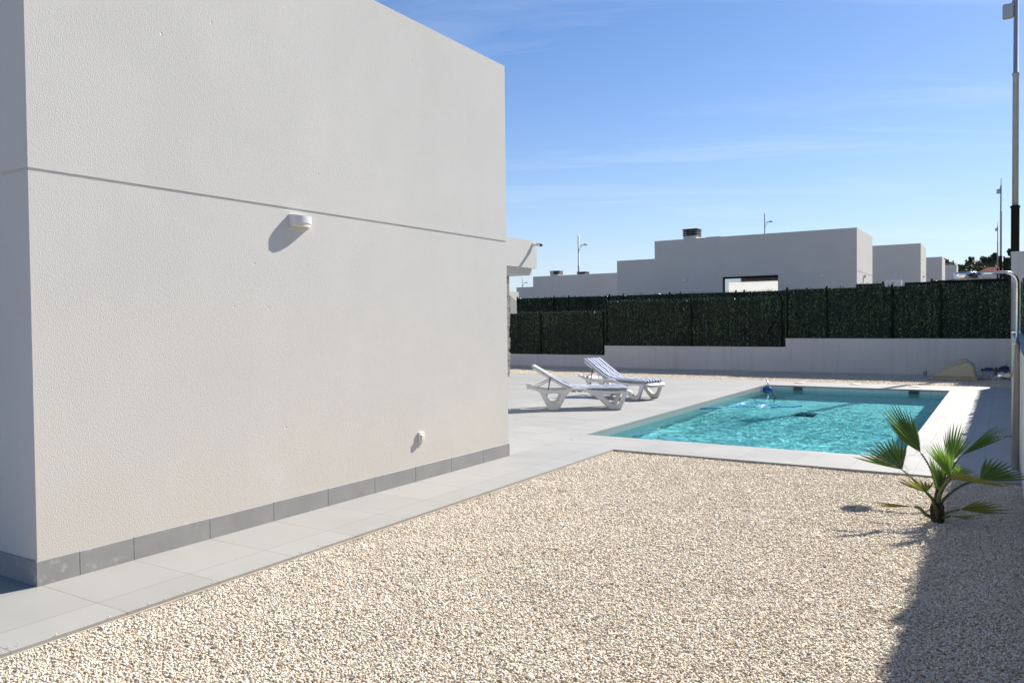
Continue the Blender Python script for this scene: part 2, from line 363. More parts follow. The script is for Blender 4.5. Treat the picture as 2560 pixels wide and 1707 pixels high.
# ------------------------------------------------------------------ measured layout (metres, camera above the origin)
A = -5.086            # plane of the long sunlit wall
Y0, Y1 = 2.542, 8.018 # its two corners
ZJ, ZT = 2.581, 4.678
XE, YC = -4.177, 9.061
XL, XR, YN, YF = -5.069, -1.033, 10.07, 20.05
YFC, YW, XB = 21.40, 26.08, 0.15

# ------------------------------------------------------------------ ground
def ground_z(y):
    P = [(-9e3, 0), (26.3, 0), (27.4, 1.05), (40, 1.2), (63, 2.3), (92, 3.3), (118, 4.0), (141, 5.1), (200, 7.5), (245, 9.5), (300, 13), (420, 14), (9e3, 14)]
    for (a, b), (c, d) in zip(P, P[1:]):
        if a <= y <= c: return b+(d-b)*(y-a)/(c-a)
    return 0
xs = [-4000, -600, -150, -60, -30, XL, XR, 10, 60, 150, 600, 4000]; ys = [-4000, -400, -60, YN, YF, 26.3, 27.4, 40, 63, 92, 118, 141, 200, 245, 300, 420, 900, 4000]
g = MB(); vs_ = [(x, y, ground_z(y)-0.09) for y in ys for x in xs]; fs = []
for j in range(len(ys)-1):
    for i in range(len(xs)-1):
        if xs[i] == XL and ys[j] == YN: continue
        fs.append((j*len(xs)+i, j*len(xs)+i+1, (j+1)*len(xs)+i+1, (j+1)*len(xs)+i))
g.add(vs_, fs); tag(g.build('ground', M['soil']), kind='structure')

g = MB()
g.add([(XE+0.012, -4, -0.040), (XB+0.05, -4, -0.040), (XB+0.05, YC-0.012, -0.040), (XE+0.012, YC-0.012, -0.040)], [(0, 1, 2, 3)])
g.add([(-24, YFC+0.012, -0.05), (XB+0.05, YFC+0.012, -0.05), (XB+0.05, YW+0.05, -0.05), (-24, YW+0.05, -0.05)], [(0, 1, 2, 3)])
tag(g.build('gravel_bed', M['gravel']), kind='structure')

# paved terrace: one slab of cells with the pool cut out
cx_ = [-22, A, XL, XE, XR, XB]; cy_ = [-5, Y0, Y1, YC, YN, YF, YFC]
cx_ = [-22, A, XE, XR, XB]
def paved(x, y):
    if y < YC: return (A < x < XE) or (x < A and (y < Y0 or y > Y1))
    return not (x > XL and x < XR and YN < y < YF)
def paved_mesh():
    xs = [-22, A, XL, XE, XR, XB]; ys = [-5, Y0, Y1, YC, YN, YF, YFC]; m = MB()
    ok = lambda i, j: 0 <= i < len(xs)-1 and 0 <= j < len(ys)-1 and paved((xs[i]+xs[i+1])/2, (ys[j]+ys[j+1])/2)
    for i in range(len(xs)-1):
        for j in range(len(ys)-1):
            if not ok(i, j): continue
            a, b, c, d = xs[i], xs[i+1], ys[j], ys[j+1]
            m.add([(a, c, 0), (b, c, 0), (b, d, 0), (a, d, 0)], [(0, 1, 2, 3)])
            for (di, dj, p, q) in ((-1, 0, (a, c), (a, d)), (1, 0, (b, c), (b, d)), (0, -1, (a, c), (b, c)), (0, 1, (a, d), (b, d))):
                if not ok(i+di, j+dj): m.add([(*p, 0), (*q, 0), (*q, -0.035), (*p, -0.035)], [(0, 1, 2, 3)])
    return m
tag(paved_mesh().build('terrace', M['deck']), kind='structure')
k = MB(); k.box(XE, XE+0.012, -5, YC-0.012, -0.08, -0.018); k.box(XE, XB, YC-0.012, YC-0.0005, -0.08, -0.018); k.box(-22, XB, YFC+0.0005, YFC+0.012, -0.08, -0.018)
tag(k.build('kerb_strip', M['mortar']), kind='structure')

# crushed stone, heaped in the front bed (and thinner in the far strip)
def scatter(n, x0, x1, y0, y1, s0, s1, zt, keep=None, seed=1):
    r = np.random.default_rng(seed)
    p = np.column_stack([r.uniform(x0, x1, n), r.uniform(y0, y1, n)])
    if keep is not None: p = p[keep(p)]
    return p, r.uniform(s0, s1, len(p)), zt
base = np.array([(1,0,0),(-1,0,0),(0,1,0),(0,-1,0),(0,0,1),(0,0,-1)], float)
octf = np.array([(0,2,4),(2,1,4),(1,3,4),(3,0,4),(2,0,5),(1,2,5),(3,1,5),(0,3,5)])
box8 = np.array([(-1,-1,-1),(1,-1,-1),(1,1,-1),(-1,1,-1),(-1,-1,1),(1,-1,1),(1,1,1),(-1,1,1)], float)*0.62
def stones_mesh(name, sets, mat):
    V, F, off = [], [], 0
    for (p, s, zt) in sets:
        n = len(p); r = nrg
        b = np.repeat(base[None], n, 0)*r.uniform(0.6, 1.15, (n, 6, 1))+r.normal(0, 0.16, (n, 6, 3))
        b *= np.stack([np.ones(n), r.uniform(0.55, 0.95, n), r.uniform(0.30, 0.55, n)], 1)[:, None, :]
        q = r.normal(size=(n, 4)); q[:, 1:3] *= 0.24; q /= np.linalg.norm(q, axis=1)[:, None]
        w_, x, y, z = q.T
        Rm = np.stack([1-2*(y*y+z*z), 2*(x*y-z*w_), 2*(x*z+y*w_), 2*(x*y+z*w_), 1-2*(x*x+z*z), 2*(y*z-x*w_), 2*(x*z-y*w_), 2*(y*z+x*w_), 1-2*(x*x+y*y)], 1).reshape(n, 3, 3)
        b = np.einsum('nij,nkj->nki', Rm, b)*s[:, None, None]
        b[:, :, 0] += p[:, 0, None]; b[:, :, 1] += p[:, 1, None]
        b[:, :, 2] += (zt+r.uniform(-0.0045, 0.0045, n)+0.006*np.sin(p[:, 0]*5.1+np.sin(p[:, 1]*3.3))*np.cos(p[:, 1]*4.3))[:, None]
        V.append(b.reshape(-1, 3)); F.append((octf[None]+(np.arange(n)*6)[:, None, None]).reshape(-1, 3)+off); off += n*6
    V = np.concatenate(V); F = np.concatenate(F).astype(np.int32)
    me = bpy.data.meshes.new(name); me.vertices.add(len(V)); me.vertices.foreach_set('co', V.astype(np.float32).ravel())
    me.loops.add(F.size); me.loops.foreach_set('vertex_index', F.ravel()); me.polygons.add(len(F))
    me.polygons.foreach_set('loop_start', np.arange(0, F.size, 3, dtype=np.int32)); me.polygons.foreach_set('use_smooth', np.ones(len(F), bool)); me.update(calc_edges=True)
    return link(name, me, mat)
FWD = np.array(_f); RT = np.array(R_)
def in_view(p):      # the part of the bed a visitor near the camera can see
    D = p @ FWD[:2]; X = p @ RT[:2]
    return (D > 1.9) & (np.abs(X) < D*0.75+0.6)
sets = [scatter(225000, XE+0.013, XB, 1.2, 5.6, 0.0068, 0.0138, -0.027, in_view, 1),
        scatter(125000, XE+0.013, XB, 5.6, YC-0.013, 0.0078, 0.0145, -0.027, in_view, 2),
        (np.column_stack([XE-np.abs(nrg.normal(0, 0.035, 45)), nrg.uniform(1.5, YC, 45)]), nrg.uniform(0.004, 0.010, 45), 0.006),
        scatter(60000, -17, XB, YFC+0.02, YW, 0.011, 0.020, -0.036, None, 3)]
tag(stones_mesh('gravel', sets, M['stone']), 'cream crushed stone gravel covering the garden beds', 'gravel', kind='stuff')

# ------------------------------------------------------------------ pool
pool = thing('swimming_pool', 'long rectangular tiled swimming pool sunk into the pale terrace', 'swimming pool', (0, 0, 0))
PD = -1.25; b = MB()
b.add([(XL, YN, -0.0352), (XR, YN, -0.0352), (XR, YF, -0.0352), (XL, YF, -0.0352), (XL, YN, PD), (XR, YN, PD), (XR, YF, PD), (XL, YF, PD)],
      [(0, 1, 5, 4), (1, 2, 6, 5), (2, 3, 7, 6), (3, 0, 4, 7), (4, 5, 6, 7)])
basin = b.build('basin', M['pool'], pool)
for xk in (-4.29, -1.75):
    fr = MB(); fr.box(xk-0.12, xk+0.12, YF-0.012, YF+0.0, -0.030, -0.018); fr.box(xk-0.12, xk-0.10, YF-0.012, YF, -0.16, -0.030); fr.box(xk+0.10, xk+0.12, YF-0.012, YF, -0.16, -0.030)
    sk = fr.build('skimmer', M['concrete'], pool); mo = MB(); mo.box(xk-0.10, xk+0.10, YF-0.006, YF-0.002, -0.16, -0.030); mo.build('mouth', M['dark'], sk)
NX, NY = 240, 600
X, Y = np.meshgrid(np.linspace(XL, XR, NX), np.linspace(YN, YF, NY)); Z = np.zeros_like(X)
wr = np.random.default_rng(5)
for q_ in range(100):
    lam = 10**wr.uniform(-0.92, 0.1) if q_ < 65 else wr.uniform(0.07, 0.12)
    a = rad(82)+wr.normal(0, 0.65); kx, ky = math.cos(a)*2*math.pi/lam, math.sin(a)*2*math.pi/lam
    Z += (0.00078*min(lam, 0.40) if q_ < 65 else 0.0014*lam)*np.sin(kx*X+ky*Y+wr.uniform(0, 6.28))
calm = 0.45+0.55*np.clip((20-Y)/5.0, 0, 1)
Z = -0.108+Z*calm*0.60
me = bpy.data.meshes.new('water'); V = np.stack([X, Y, Z], -1).reshape(-1, 3)
ii = np.arange(NY*NX).reshape(NY, NX); F = np.stack([ii[:-1, :-1], ii[:-1, 1:], ii[1:, 1:], ii[1:, :-1]], -1).reshape(-1, 4).astype(np.int32)
me.vertices.add(len(V)); me.vertices.foreach_set('co', V.astype(np.float32).ravel()); me.loops.add(F.size); me.loops.foreach_set('vertex_index', F.ravel())
me.polygons.add(len(F)); me.polygons.foreach_set('loop_start', np.arange(0, F.size, 4, dtype=np.int32)); me.polygons.foreach_set('use_smooth', np.ones(len(F), bool)); me.update(calc_edges=True)
water = tag(link('water', me, M['water']), kind='structure')
try:
    water.cycles.is_caustics_caster = True; basin.cycles.is_caustics_receiver = True
except Exception as e: print('no caustics', e)

# ------------------------------------------------------------------ the house on the left
HX0 = -21.6
house = thing('white_house', 'tall white rendered house filling the left half, sunlit side wall above a grey plinth', 'house', (A, Y0, 0))
def W(m, name, mat, parent, **kw):
    """build at world coordinates under a parent that sits at its own place"""
    o = m.build(name, mat, parent, **kw); p = parent; off = Vector((0, 0, 0))
    while p is not None: off += p.location; p = p.parent
    o.location = -off; return o
def house_wall(x0, x1, y0, y1, z0, zj, zt, groove=0.019, depth=0.008):
    m = MB(); rings = [(z0, 0), (zj-groove/2, 0), (zj-groove/2, depth), (zj+groove/2, depth), (zj+groove/2, 0), (zt, 0)]
    for z, d in rings: m.v += [(x0+d, y0+d, z), (x1-d, y0+d, z), (x1-d, y1-d, z), (x0+d, y1-d, z)]
    for i in range(len(rings)-1):
        for k in range(4): m.f.append((i*4+k, i*4+(k+1) % 4, i*4+4+(k+1) % 4, i*4+4+k)); m.smooth.append(False)
    # parapet: inner face and sunken roof
    n = len(m.v); t_ = 0.25
    m.v += [(x0+t_, y0+t_, zt), (x1-t_, y0+t_, zt), (x1-t_, y1-t_, zt), (x0+t_, y1-t_, zt), (x0+t_, y0+t_, zt-0.4), (x1-t_, y0+t_, zt-0.4), (x1-t_, y1-t_, zt-0.4), (x0+t_, y1-t_, zt-0.4)]
    b0 = n-4
    for k in range(4):
        m.f.append((b0+k, b0+(k+1) % 4, n+(k+1) % 4, n+k)); m.f.append((n+k, n+(k+1) % 4, n+4+(k+1) % 4, n+4+k)); m.smooth += [False, False]
    m.f.append((n+4, n+5, n+6, n+7)); m.smooth.append(False)
    return m
W(house_wall(HX0, A, Y0, Y1, -0.05, ZJ, ZT), 'wall', M['stucco'], house)
sk = MB(); ph = 0.155; pt = 0.011; js = [Y0-pt]+[3.174-0.6117+0.26]+[3.174+0.6117*k for k in range(8)]+[Y1+pt]
js = [Y0-pt, 2.80]+[3.174+0.6117*k for k in range(8)]+[Y1+pt]
for a, b in zip(js, js[1:]):
    sk.box(A+0.0005, A+pt, a+0.0015, b-0.0015, 0.0005, ph+rng.uniform(-0.002, 0.002))
for k in range(10): sk.box(A-0.6117*(k+1)+0.0015, A-0.6117*k-0.0015 if k else A, Y0-pt, Y0-0.0005, 0.0005, ph)
m = MB(); m.box(HX0, -13.5, 4.0, Y1-0.02, ZT-0.39, 5.16); W(m, 'upper_storey', M['stucco_far'], house)
m = MB(); m.add([(-20.9, 3.2, 5.2), (-14.5, 3.2, 5.2), (-14.5, 6.6, 6.1), (-20.9, 6.6, 6.1), (-20.9, 3.2, 5.17), (-14.5, 3.2, 5.17), (-14.5, 6.6, 5.17), (-20.9, 6.6, 5.17)], [(0, 1, 2, 3), (4, 7, 6, 5), (0, 4, 5, 1), (1, 5, 6, 2), (2, 6, 7, 3), (3, 7, 4, 0)]); W(m, 'roof_panels', M['frame'], house)
W(sk, 'skirting', M['skirt'], house, bevel=0.0012, seg=1)
po = MB()
po.box(-15.5, -11.80, 13.0, 20.28, 3.22, 4.02); W(po, 'porch_roof', M['stucco_far'], house)
po = MB(); po.box(-15.4, -11.93, 13.0, 20.19, 3.02, 3.22); W(po, 'porch_beam', M['stucco_far'], house)
po = MB(); zc = 0.0
while zc < 3.02:      # rough stone pier under the porch
    h = min(rng.uniform(0.10, 0.26), 3.02-zc)
    for sx, sy, ex in ((0, 0, 1),):
        x_ = -13.25
        while x_ < -12.62:
            d = rng.uniform(0.14, 0.3); po.box(x_, min(x_+d, -12.60)+rng.uniform(-0.015, 0.03), 19.35-rng.uniform(0, 0.05), 19.97+rng.uniform(0, 0.04), zc+0.004, zc+h-0.004); x_ += d+0.006
    zc += h
W(po, 'stone_pier', M['rock'], house, bevel=0.012, seg=1)
# north-west end window side of the house is out of sight

# wall lamp, half-round shell open above and below
def wall_lamp(label, group, loc, rz, rough=1.0):
    root = thing('wall_lamp', label, 'wall lamp', loc, rz, group)      # local: x along the wall, y out of the wall
    n = 44; Wd, Dp = 0.108, 0.088; m = MB(); vs_ = []
    for k in range(n+1):
        a = math.pi*k/n; x = -Wd*math.cos(a); y = Dp*abs(math.sin(a))**0.72; s = math.sin(a)
        lo, hi = -0.052+0.036*s, 0.052-0.012*s
        for (sc_, z) in ((1, lo), (1, hi), (0.93, hi), (0.93, lo)): vs_.append((x*sc_, y*sc_, z))
    fs = []
    for k in range(n):
        for q in range(4): fs.append((k*4+q, k*4+4+q, k*4+4+(q+1) % 4, k*4+(q+1) % 4))
    fs += [(0, 1, 2, 3), (n*4, n*4+3, n*4+2, n*4+1)]
    m.add(vs_, fs, False); m.build('shell', M['lampw'], root)
    m = MB(); m.box(-Wd+0.002, Wd-0.002, 0.0005, 0.012, -0.05, 0.05); m.build('backplate', M['lampw'], root)
    m = MB(); vs_ = []
    for k in range(n+1):
        a = math.pi*k/n; x = -Wd*0.93*math.cos(a); y = 0.013+(Dp*0.925-0.013)*abs(math.sin(a))**0.72
        vs_ += [(x, y, -0.047), (x, y, 0.036)]
    fs = [(2*k, 2*k+2, 2*k+3, 2*k+1) for k in range(n)]+[tuple(2*k for k in range(n+1)), tuple(2*k+1 for k in range(n, -1, -1))]
    m.add(vs_, fs, False); m.build('diffuser', M['opal'], root)
    m = MB(); m.lathe([(0.0045, 0), (0.0045, 0.003)], 8, axis='y', c=(Wd*0.86, Dp*0.40, 0)); m.build('screw', M['dark'], root)
    return root
wall_lamp('white half-round wall lamp on the near sunlit wall under the groove', 'half-round wall lamps', (A, 4.728, 2.482), rad(-90))
# outdoor socket
so_ = thing('wall_socket', 'small ivory flip-lid socket low on the sunlit house wall', 'socket', (A, 6.33, 0.445), rad(-90))
m = MB(); m.box(-0.042, 0.042, 0.0005, 0.022, -0.052, 0.052); m.build('plate', M['ivory'], so_, bevel=0.006)
m = MB(); m.prism([(-0.026, -0.034), (0.026, -0.034), (0.026, 0.026), (-0.026, 0.026)], 0.0222, 0.040); m.build('lid', M['ivory'], so_, bevel=0.005)
# little white siren light at the top of the far corner
al = thing('alarm_light', 'small glossy white alarm light high at the far top corner of the house', 'alarm', (A-0.11, Y1, 4.56), 0)
m = MB(); m.lathe([(0.002, -0.085), (0.025, -0.08), (0.034, -0.02), (0.030, 0.05), (0.018, 0.08), (0.002, 0.085)], 18, c=(0.06, 0.004, 0)); m.build('dome', M['lampw'], al)
m = MB(); m.box(-0.01, 0.10, 0.0005, 0.012, -0.12, 0.12); m.build('backplate', M['lampw'], al, bevel=0.006)
# security camera on the porch edge
sc_ = thing('security_camera', 'white bullet security camera with dark lens on the porch corner', 'security camera', (-11.80, 20.05, 3.90), 0)
m = MB(); m.lathe([(0.06, 0.0005), (0.06, 0.02), (0.035, 0.05), (0.03, 0.09)], 16, axis='x'); m.build('base', M['lampw'], sc_)
d0 = Vector((0.75, -0.25, -0.16)).normalized()
m = MB(); m.tube([Vector((0.08, 0, 0)), Vector((0.10, 0.06, 0.01)), Vector((0.13, 0.09, 0.02))], 0.022, 10); m.build('bracket', M['lampw'], sc_)
m = MB(); a0 = Vector((0.06, 0.12, 0.03)); m.tube([a0, a0+d0*0.02, a0+d0*0.20, a0+d0*0.205], [0.03, 0.05, 0.05, 0.047], 14); bd = m.build('body', M['lampw'], sc_)
m = MB(); m.tube([a0+d0*0.2055, a0+d0*0.225], [0.046, 0.043], 14); m.build('lens', M['dark'], bd)

# ------------------------------------------------------------------ boundary walls and artificial hedge fences
bw = thing('boundary_wall', 'low white block wall with three rising steps below the hedge screens behind the pool', 'wall', (-5.96, YW, 0))
m = MB(); m.box(-24, -12.352, YW, YW+0.2, -0.1, 0.41); W(m, 'low_step', M['wall'], bw)
m = MB(); m.box(-12.35, -5.962, YW, YW+0.2, -0.1, 0.755); W(m, 'middle_step', M['wall'], bw)
m = MB(); m.box(-5.96, XB+0.3, YW, YW+0.2, -0.1, 1.03); W(m, 'high_step', M['wall'], bw)
rw = MB(); rw.box(XB, XB+0.28, -8, YW-0.003, -0.1, 1.25)
tag(rw.build('side_wall', M['wall']), 'white garden wall running along the right edge, shaded, beside the shower', 'wall')
pi_ = MB(); pi_.box(XB+0.003, XB+0.9, YW+0.205, YW+0.75, 0.0, 3.42); pi_.box(XB-0.01, XB+0.93, YW+0.19, YW+0.77, 3.42, 3.47)
tag(pi_.build('gate_pillar', M['wall'], bevel=0.006), 'square white pillar standing at the far end of the right wall', 'pillar')

def leaf_blades(n, L, zb, zt, depth, seed, size=1.0):
    """many narrow leaf blades on a screen of length L, in local u (x), out (-y), z"""
    r = np.random.default_rng(seed)
    u = r.uniform(0, L, n); strand = np.floor(u/0.055); h = r.uniform(0, 1, n)
    top = zt+0.018*np.sin(u*9)+0.022*np.sin(strand*12.9898*5)
    z = zb+(top-zb)*h
    y = -r.uniform(0.0, depth, n)*(0.55+0.45*np.sin(strand*78.233))
    ang = r.normal(0, 0.55, n); ln = r.uniform(0.035, 0.075, n)*size; wd = r.uniform(0.007, 0.013, n)*size; out = -r.uniform(0.1, 0.9, n)
    sgn = np.where(r.uniform(0, 1, n) < 0.5, 1, -0.8)
    d = np.stack([np.sin(ang), out*0.7, np.cos(ang)*sgn], 1); d /= np.linalg.norm(d, axis=1)[:, None]
    tw = r.uniform(0, math.pi, n); s = np.cross(d, np.stack([np.cos(tw), np.sin(tw), np.zeros(n)], 1)); s /= np.linalg.norm(s, axis=1)[:, None]+1e-6
    p = np.stack([u, y, z], 1); mid = p+d*(ln*0.45)[:, None]; tip = p+d*ln[:, None]
    tip[:, 2] = np.minimum(tip[:, 2], top+0.03); mid[:, 2] = np.minimum(mid[:, 2], top+0.03)
    V = np.stack([p, mid+s*wd[:, None], tip, mid-s*wd[:, None]], 1).reshape(-1, 3)
    F = (np.arange(n)*4)[:, None]+np.array([0, 1, 2, 3]); return V, F
def hedge_fence(label, group, x, y, rz, L, zb, zt, posts, braces=(), n=9000, seed=1, wires=True, size=1.0):
    root = thing('hedge_fence', label, 'hedge fence', (x, y, zb), rz, group)
    V, F = leaf_blades(n, L, 0.0, zt-zb-0.03, 0.05, seed, size)
    me = bpy.data.meshes.new('leaf_screen'); o = len(V)
    bx = MB(); bx.box(0.0, L, 0.006, 0.03, 0.0, zt-zb-0.05)
    me.from_pydata([tuple(p) for p in V]+bx.v, [], [tuple(f) for f in F]+[tuple(i+o for i in f) for f in bx.f]); 
    me.materials.append(M['hedge']); me.materials.append(M['hedge_back'])
    me.polygons.foreach_set('material_index', np.array([0]*len(F)+[1]*6, np.int32))
    ob = bpy.data.objects.new('leaf_screen', me); C.objects.link(ob); ob.parent = root
    for u in posts:
        m = MB(); m.lathe([(0.034, -0.0), (0.034, zt-zb+0.015), (0.004, zt-zb+0.03)], 10, c=(u, -0.022, 0)); m.build('post', M['dkgreen'], root)
    for (ua, za, ub, zb_) in braces:
        m = MB(); m.tube([(ua, -0.008, za), (ub, -0.008, zb_)], 0.02, 8); m.build('brace', M['dkgreen'], root)
    if wires:
        m = MB(); k = int(L/0.11); pts = []
        for i in range(k):
            u = i*0.11; h = zt-zb
            m.tube([(u, 0.036, h-0.08), (u+0.055, 0.036, h+0.025), (u+0.11, 0.036, h-0.08)], 0.0022, 3, False)
        m.build('wire_mesh', M['wire'], root)
    return root
G = 'artificial hedge screens on the garden walls'
hedge_fence('lowest dark hedge screen at the left, beside the house corner behind the loungers', G, -23, YW+0.07, 0, 23-12.352, 0.41, 2.03, [7.95, 10.58], [(9.9, 0.05, 10.5, 1.1)], 17000, 1)
hedge_fence('middle dark hedge screen on the middle wall step, right behind the far lounger', G, -12.345, YW+0.07, 0, 6.37, 0.755, 2.39, [0.06, 3.25, 6.26], [(5.6, 0.05, 6.2, 1.15)], 12500, 2)
hedge_fence('tallest dark hedge screen on the highest wall step, behind the far end of the pool', G, -5.968, YW+0.07, 0, 6.11, 1.03, 2.64, [0.05, 1.25, 3.10, 4.40], [(0.75, 0.05, 0.15, 1.1)], 12500, 3)
rh = hedge_fence('hedge screen on top of the right side wall, seen edge-on behind the shower', G, XB+0.24, 23.3, rad(-90), 29.0, 1.25, 2.46, [k*2.6+0.05 for k in range(11)], (), 42000, 4)
G2 = 'hedge screens of the neighbouring plots'
nb = thing('plot_wall', 'white retaining wall behind the garden fence, almost hidden by hedge screens', 'wall', (-12, 29, 0)); m = MB(); m.box(-17.9, -4.6, 29.06, 29.26, 0.9, 1.2); W(m, 'wall', M['wall'], nb)
hedge_fence('long dark hedge screen of the next plot, rising just above the middle hedge', G2, -17.89, 29.0, 0, 13.2, 1.15, 2.72, [0.05, 1.86, 2.55, 4.4, 5.0, 6.94, 7.37, 9.5, 9.8, 12.0], (), 20000, 5, True, 1.1)
hedge_fence('short piece of hedge between the big house and the white meter cabinet', G2, -4.62, 31.2, 0, 0.98, 1.2, 2.96, [0.9], (), 1600, 6, False, 1.1)
hedge_fence('low strip of hedge just above the black panel fence, far right', G2, -2.34, 33.2, 0, 2.35, 1.4, 3.08, [0.04, 1.4], (), 3500, 7, False, 1.1)
hedge_fence('tall sliver of hedge left of the white pillar, beyond the corner', G2, -0.06, 45.0, 0, 0.5, 1.6, 4.58, [0.03], (), 1500, 8, False, 1.3)
pf = thing('panel_fence', 'black metal louvre fence in front of the farther houses', 'fence', (-3.0, 31, 1.1))
m = MB(); m.box(0, 3.1, 0.0, 0.02, 0.1, 1.80); m.build('panel', M['frame'], pf)
for k in range(9): m = MB(); m.box(0, 3.1, -0.035, -0.0005, 0.2+0.18*k, 0.34+0.18*k); m.build('slat', M['frame'], pf)
mc = thing('meter_cabinet', 'white meter cabinet with a small dark window, peeping over the tallest hedge', 'cabinet', (-3.28, 30.2, 1.1))
m = MB(); m.box(-0.27, 0.25, 0, 0.35, 0, 1.86); bdy = m.build('body', M['lampw'], mc, bevel=0.01)
m = MB(); m.box(-0.035, 0.03, -0.006, -0.0005, 1.76, 1.785); m.build('window', M['dark'], mc)
m = MB(); m.box(-0.06, 0.08, -0.004, -0.0005, 1.66, 1.74); m.build('notice', M['ivory'], mc)

# ------------------------------------------------------------------ houses behind
def chimney(parent, x, y, z, w_, h):
    m = MB(); m.box(x, x+w_, y, y+w_, z-0.5, z+h*0.25); c = W(m, 'chimney', M['stucco_far'], parent)
    m = MB()
    for k in range(3): m.box(x-0.03, x+w_+0.03, y-0.03, y+w_+0.03, z+h*(0.27+0.22*k), z+h*(0.27+0.22*k)+h*0.10)
    for (a, b) in ((0, 0), (w_-0.07, 0), (0, w_-0.07), (w_-0.07, w_-0.07), (w_*0.5, 0)): m.box(x+a+0.002, x+a+0.068, y+b+0.002, y+b+0.068, z+h*0.25+0.001, z+h*0.93)
    W(m, 'louvres', M['chim'], c)
    m = MB(); m.box(x-0.06, x+w_+0.06, y-0.06, y+w_+0.06, z+h*0.935, z+h); W(m, 'cap', M['chim'], c)
h1 = thing('white_house', 'big pale flat-roofed house with a wide window, facing us in shade behind the hedges', 'house', (-5.9, 40, 1.2), group='white flat-roofed houses')
wx0, wx1, wz = -12.28, -9.49, 3.87
def wall_with_window(x0, x1, y0, y1, z0, zj, zt, wx0, wx1, wz0, wz1):
    m = MB(); gj, gd = 0.025, 0.02
    rec = 0.22
    def rect(xa, xb, za, zb, y): m.add([(xa, y, za), (xb, y, za), (xb, y, zb), (xa, y, zb)], [(0, 1, 2, 3)])
    rect(x0, x1, zj+gj/2, zt, y0)
    for xa, xb in ((x0, wx0), (wx1, x1)): rect(xa, xb, z0, zj-gj/2, y0)
    rect(wx0, wx1, wz1, zj-gj/2, y0) if wz1 < zj-gj/2 else None
    rect(wx0, wx1, z0, wz0, y0)
    # shadow gap
    for xa, xb in ((x0, x1),):
        rect(xa+gd, xb-gd, zj-gj/2, zj+gj/2, y0+gd)
        m.add([(xa, y0, zj+gj/2), (xb, y0, zj+gj/2), (xb-gd, y0+gd, zj+gj/2), (xa+gd, y0+gd, zj+gj/2)], [(0, 1, 2, 3)]); m.add([(xa, y0, zj-gj/2), (xb, y0, zj-gj/2), (xb-gd, y0+gd, zj-gj/2), (xa+gd, y0+gd, zj-gj/2)], [(0, 1, 2, 3)])
    # reveal
    for (p, q) in (((wx0, wz0), (wx0, wz1)), ((wx0, wz1), (wx1, wz1)), ((wx1, wz1), (wx1, wz0)), ((wx1, wz0), (wx0, wz0))):
        m.add([(p[0], y0, p[1]), (q[0], y0, q[1]), (q[0], y0+rec, q[1]), (p[0], y0+rec, p[1])], [(0, 1, 2, 3)])
    # other sides and roof
    for xa, sgn in ((x0, 1), (x1, -1)):
        m.add([(xa, y0, z0), (xa, y1, z0), (xa, y1, zj-gj/2), (xa, y0, zj-gj/2)], [(0, 1, 2, 3)]); m.add([(xa, y0, zj+gj/2), (xa, y1, zj+gj/2), (xa, y1, zt), (xa, y0, zt)], [(0, 1, 2, 3)])
        m.add([(xa+sgn*gd, y0+gd, zj-gj/2), (xa+sgn*gd, y1, zj-gj/2), (xa+sgn*gd, y1, zj+gj/2), (xa+sgn*gd, y0+gd, zj+gj/2)], [(0, 1, 2, 3)])
        for z_ in (zj-gj/2, zj+gj/2): m.add([(xa, y0, z_), (xa, y1, z_), (xa+sgn*gd, y1, z_), (xa+sgn*gd, y0+gd, z_)], [(0, 1, 2, 3)])
    m.add([(x0, y1, z0), (x1, y1, z0), (x1, y1, zt), (x0, y1, zt)], [(0, 1, 2, 3)]); m.add([(x0, y0, zt), (x1, y0, zt), (x1, y1, zt), (x0, y1, zt)], [(0, 1, 2, 3)])
    return m
W(wall_with_window(-15.95, -5.89, 40, 45.12, 0.9, 3.81, 5.93, wx0, wx1, 1.6, 3.86), 'wall', M['stucco_far'], h1) if False else None
W(wall_with_window(-15.95, -5.89, 40, 45.12, 0.9, 3.905, 5.93, wx0, wx1, 1.6, 3.86), 'wall', M['stucco_far'], h1)
m = MB(); m.box(-18.17, -15.953, 40.03, 46, 0.9, 4.99); W(m, 'wing', M['stucco_far'], h1)
wf = MB(); yb = 40.16
wf.box(wx0+0.002, wx1-0.002, yb, yb+0.05, wz-0.10, wz-0.012); wf.box(wx0+0.002, wx0+0.08, yb, yb+0.05, 1.601, wz-0.102); wf.box(wx1-0.05, wx1-0.002, yb, yb+0.05, 1.601, wz-0.102); 
win = W(wf, 'window', M['frame'], h1); pn = MB(); pn.box(wx0+0.06, wx1-0.04, yb+0.02, yb+0.03, 1.602, wz-0.08); W(pn, 'pane', M['glass'], win)
chimney(h1, -14.49, 40.4, 6.0, 0.72, 0.50)
m = MB(); m.box(-13.32, -12.6, 40.6, 41.4, 5.5, 6.02); W(m, 'roof_hatch', M['chim'], h1)
GL = 'half-round wall lamps'
def far_lamp(label, loc, rz):
    r = wall_lamp(label, 'half-round wall lamps', loc, rz); r.scale = (1.25, 1.25, 1.3); return r
far_lamp('wall lamp on the shaded facade of the big house, left of its window', (-14.30, 40, 3.76), rad(180))
far_lamp('wall lamp on the shaded facade of the big house, right of its window', (-7.46, 40, 3.73), rad(180))
far_lamp('wall lamp casting a long shadow on the sunlit narrow side of the big house', (-5.89, 42.2, 3.74), rad(-90))
GH = 'white flat-roofed houses'
def far_house(label, x1, y, w_, d, z0, zj, zt, base):
    r = thing('white_house', label, 'house', (x1, y, base), group=GH)
    W(house_wall(x1-w_, x1, y, y+d, base-0.6, zj, zt, 0.03, 0.02), 'wall', M['stucco_far'], r); return r
far_house('second pale house in the row, standing right behind the big one', -5.07, 63, 12, 4.5, 2, 4.98, 7.0, 2.3)
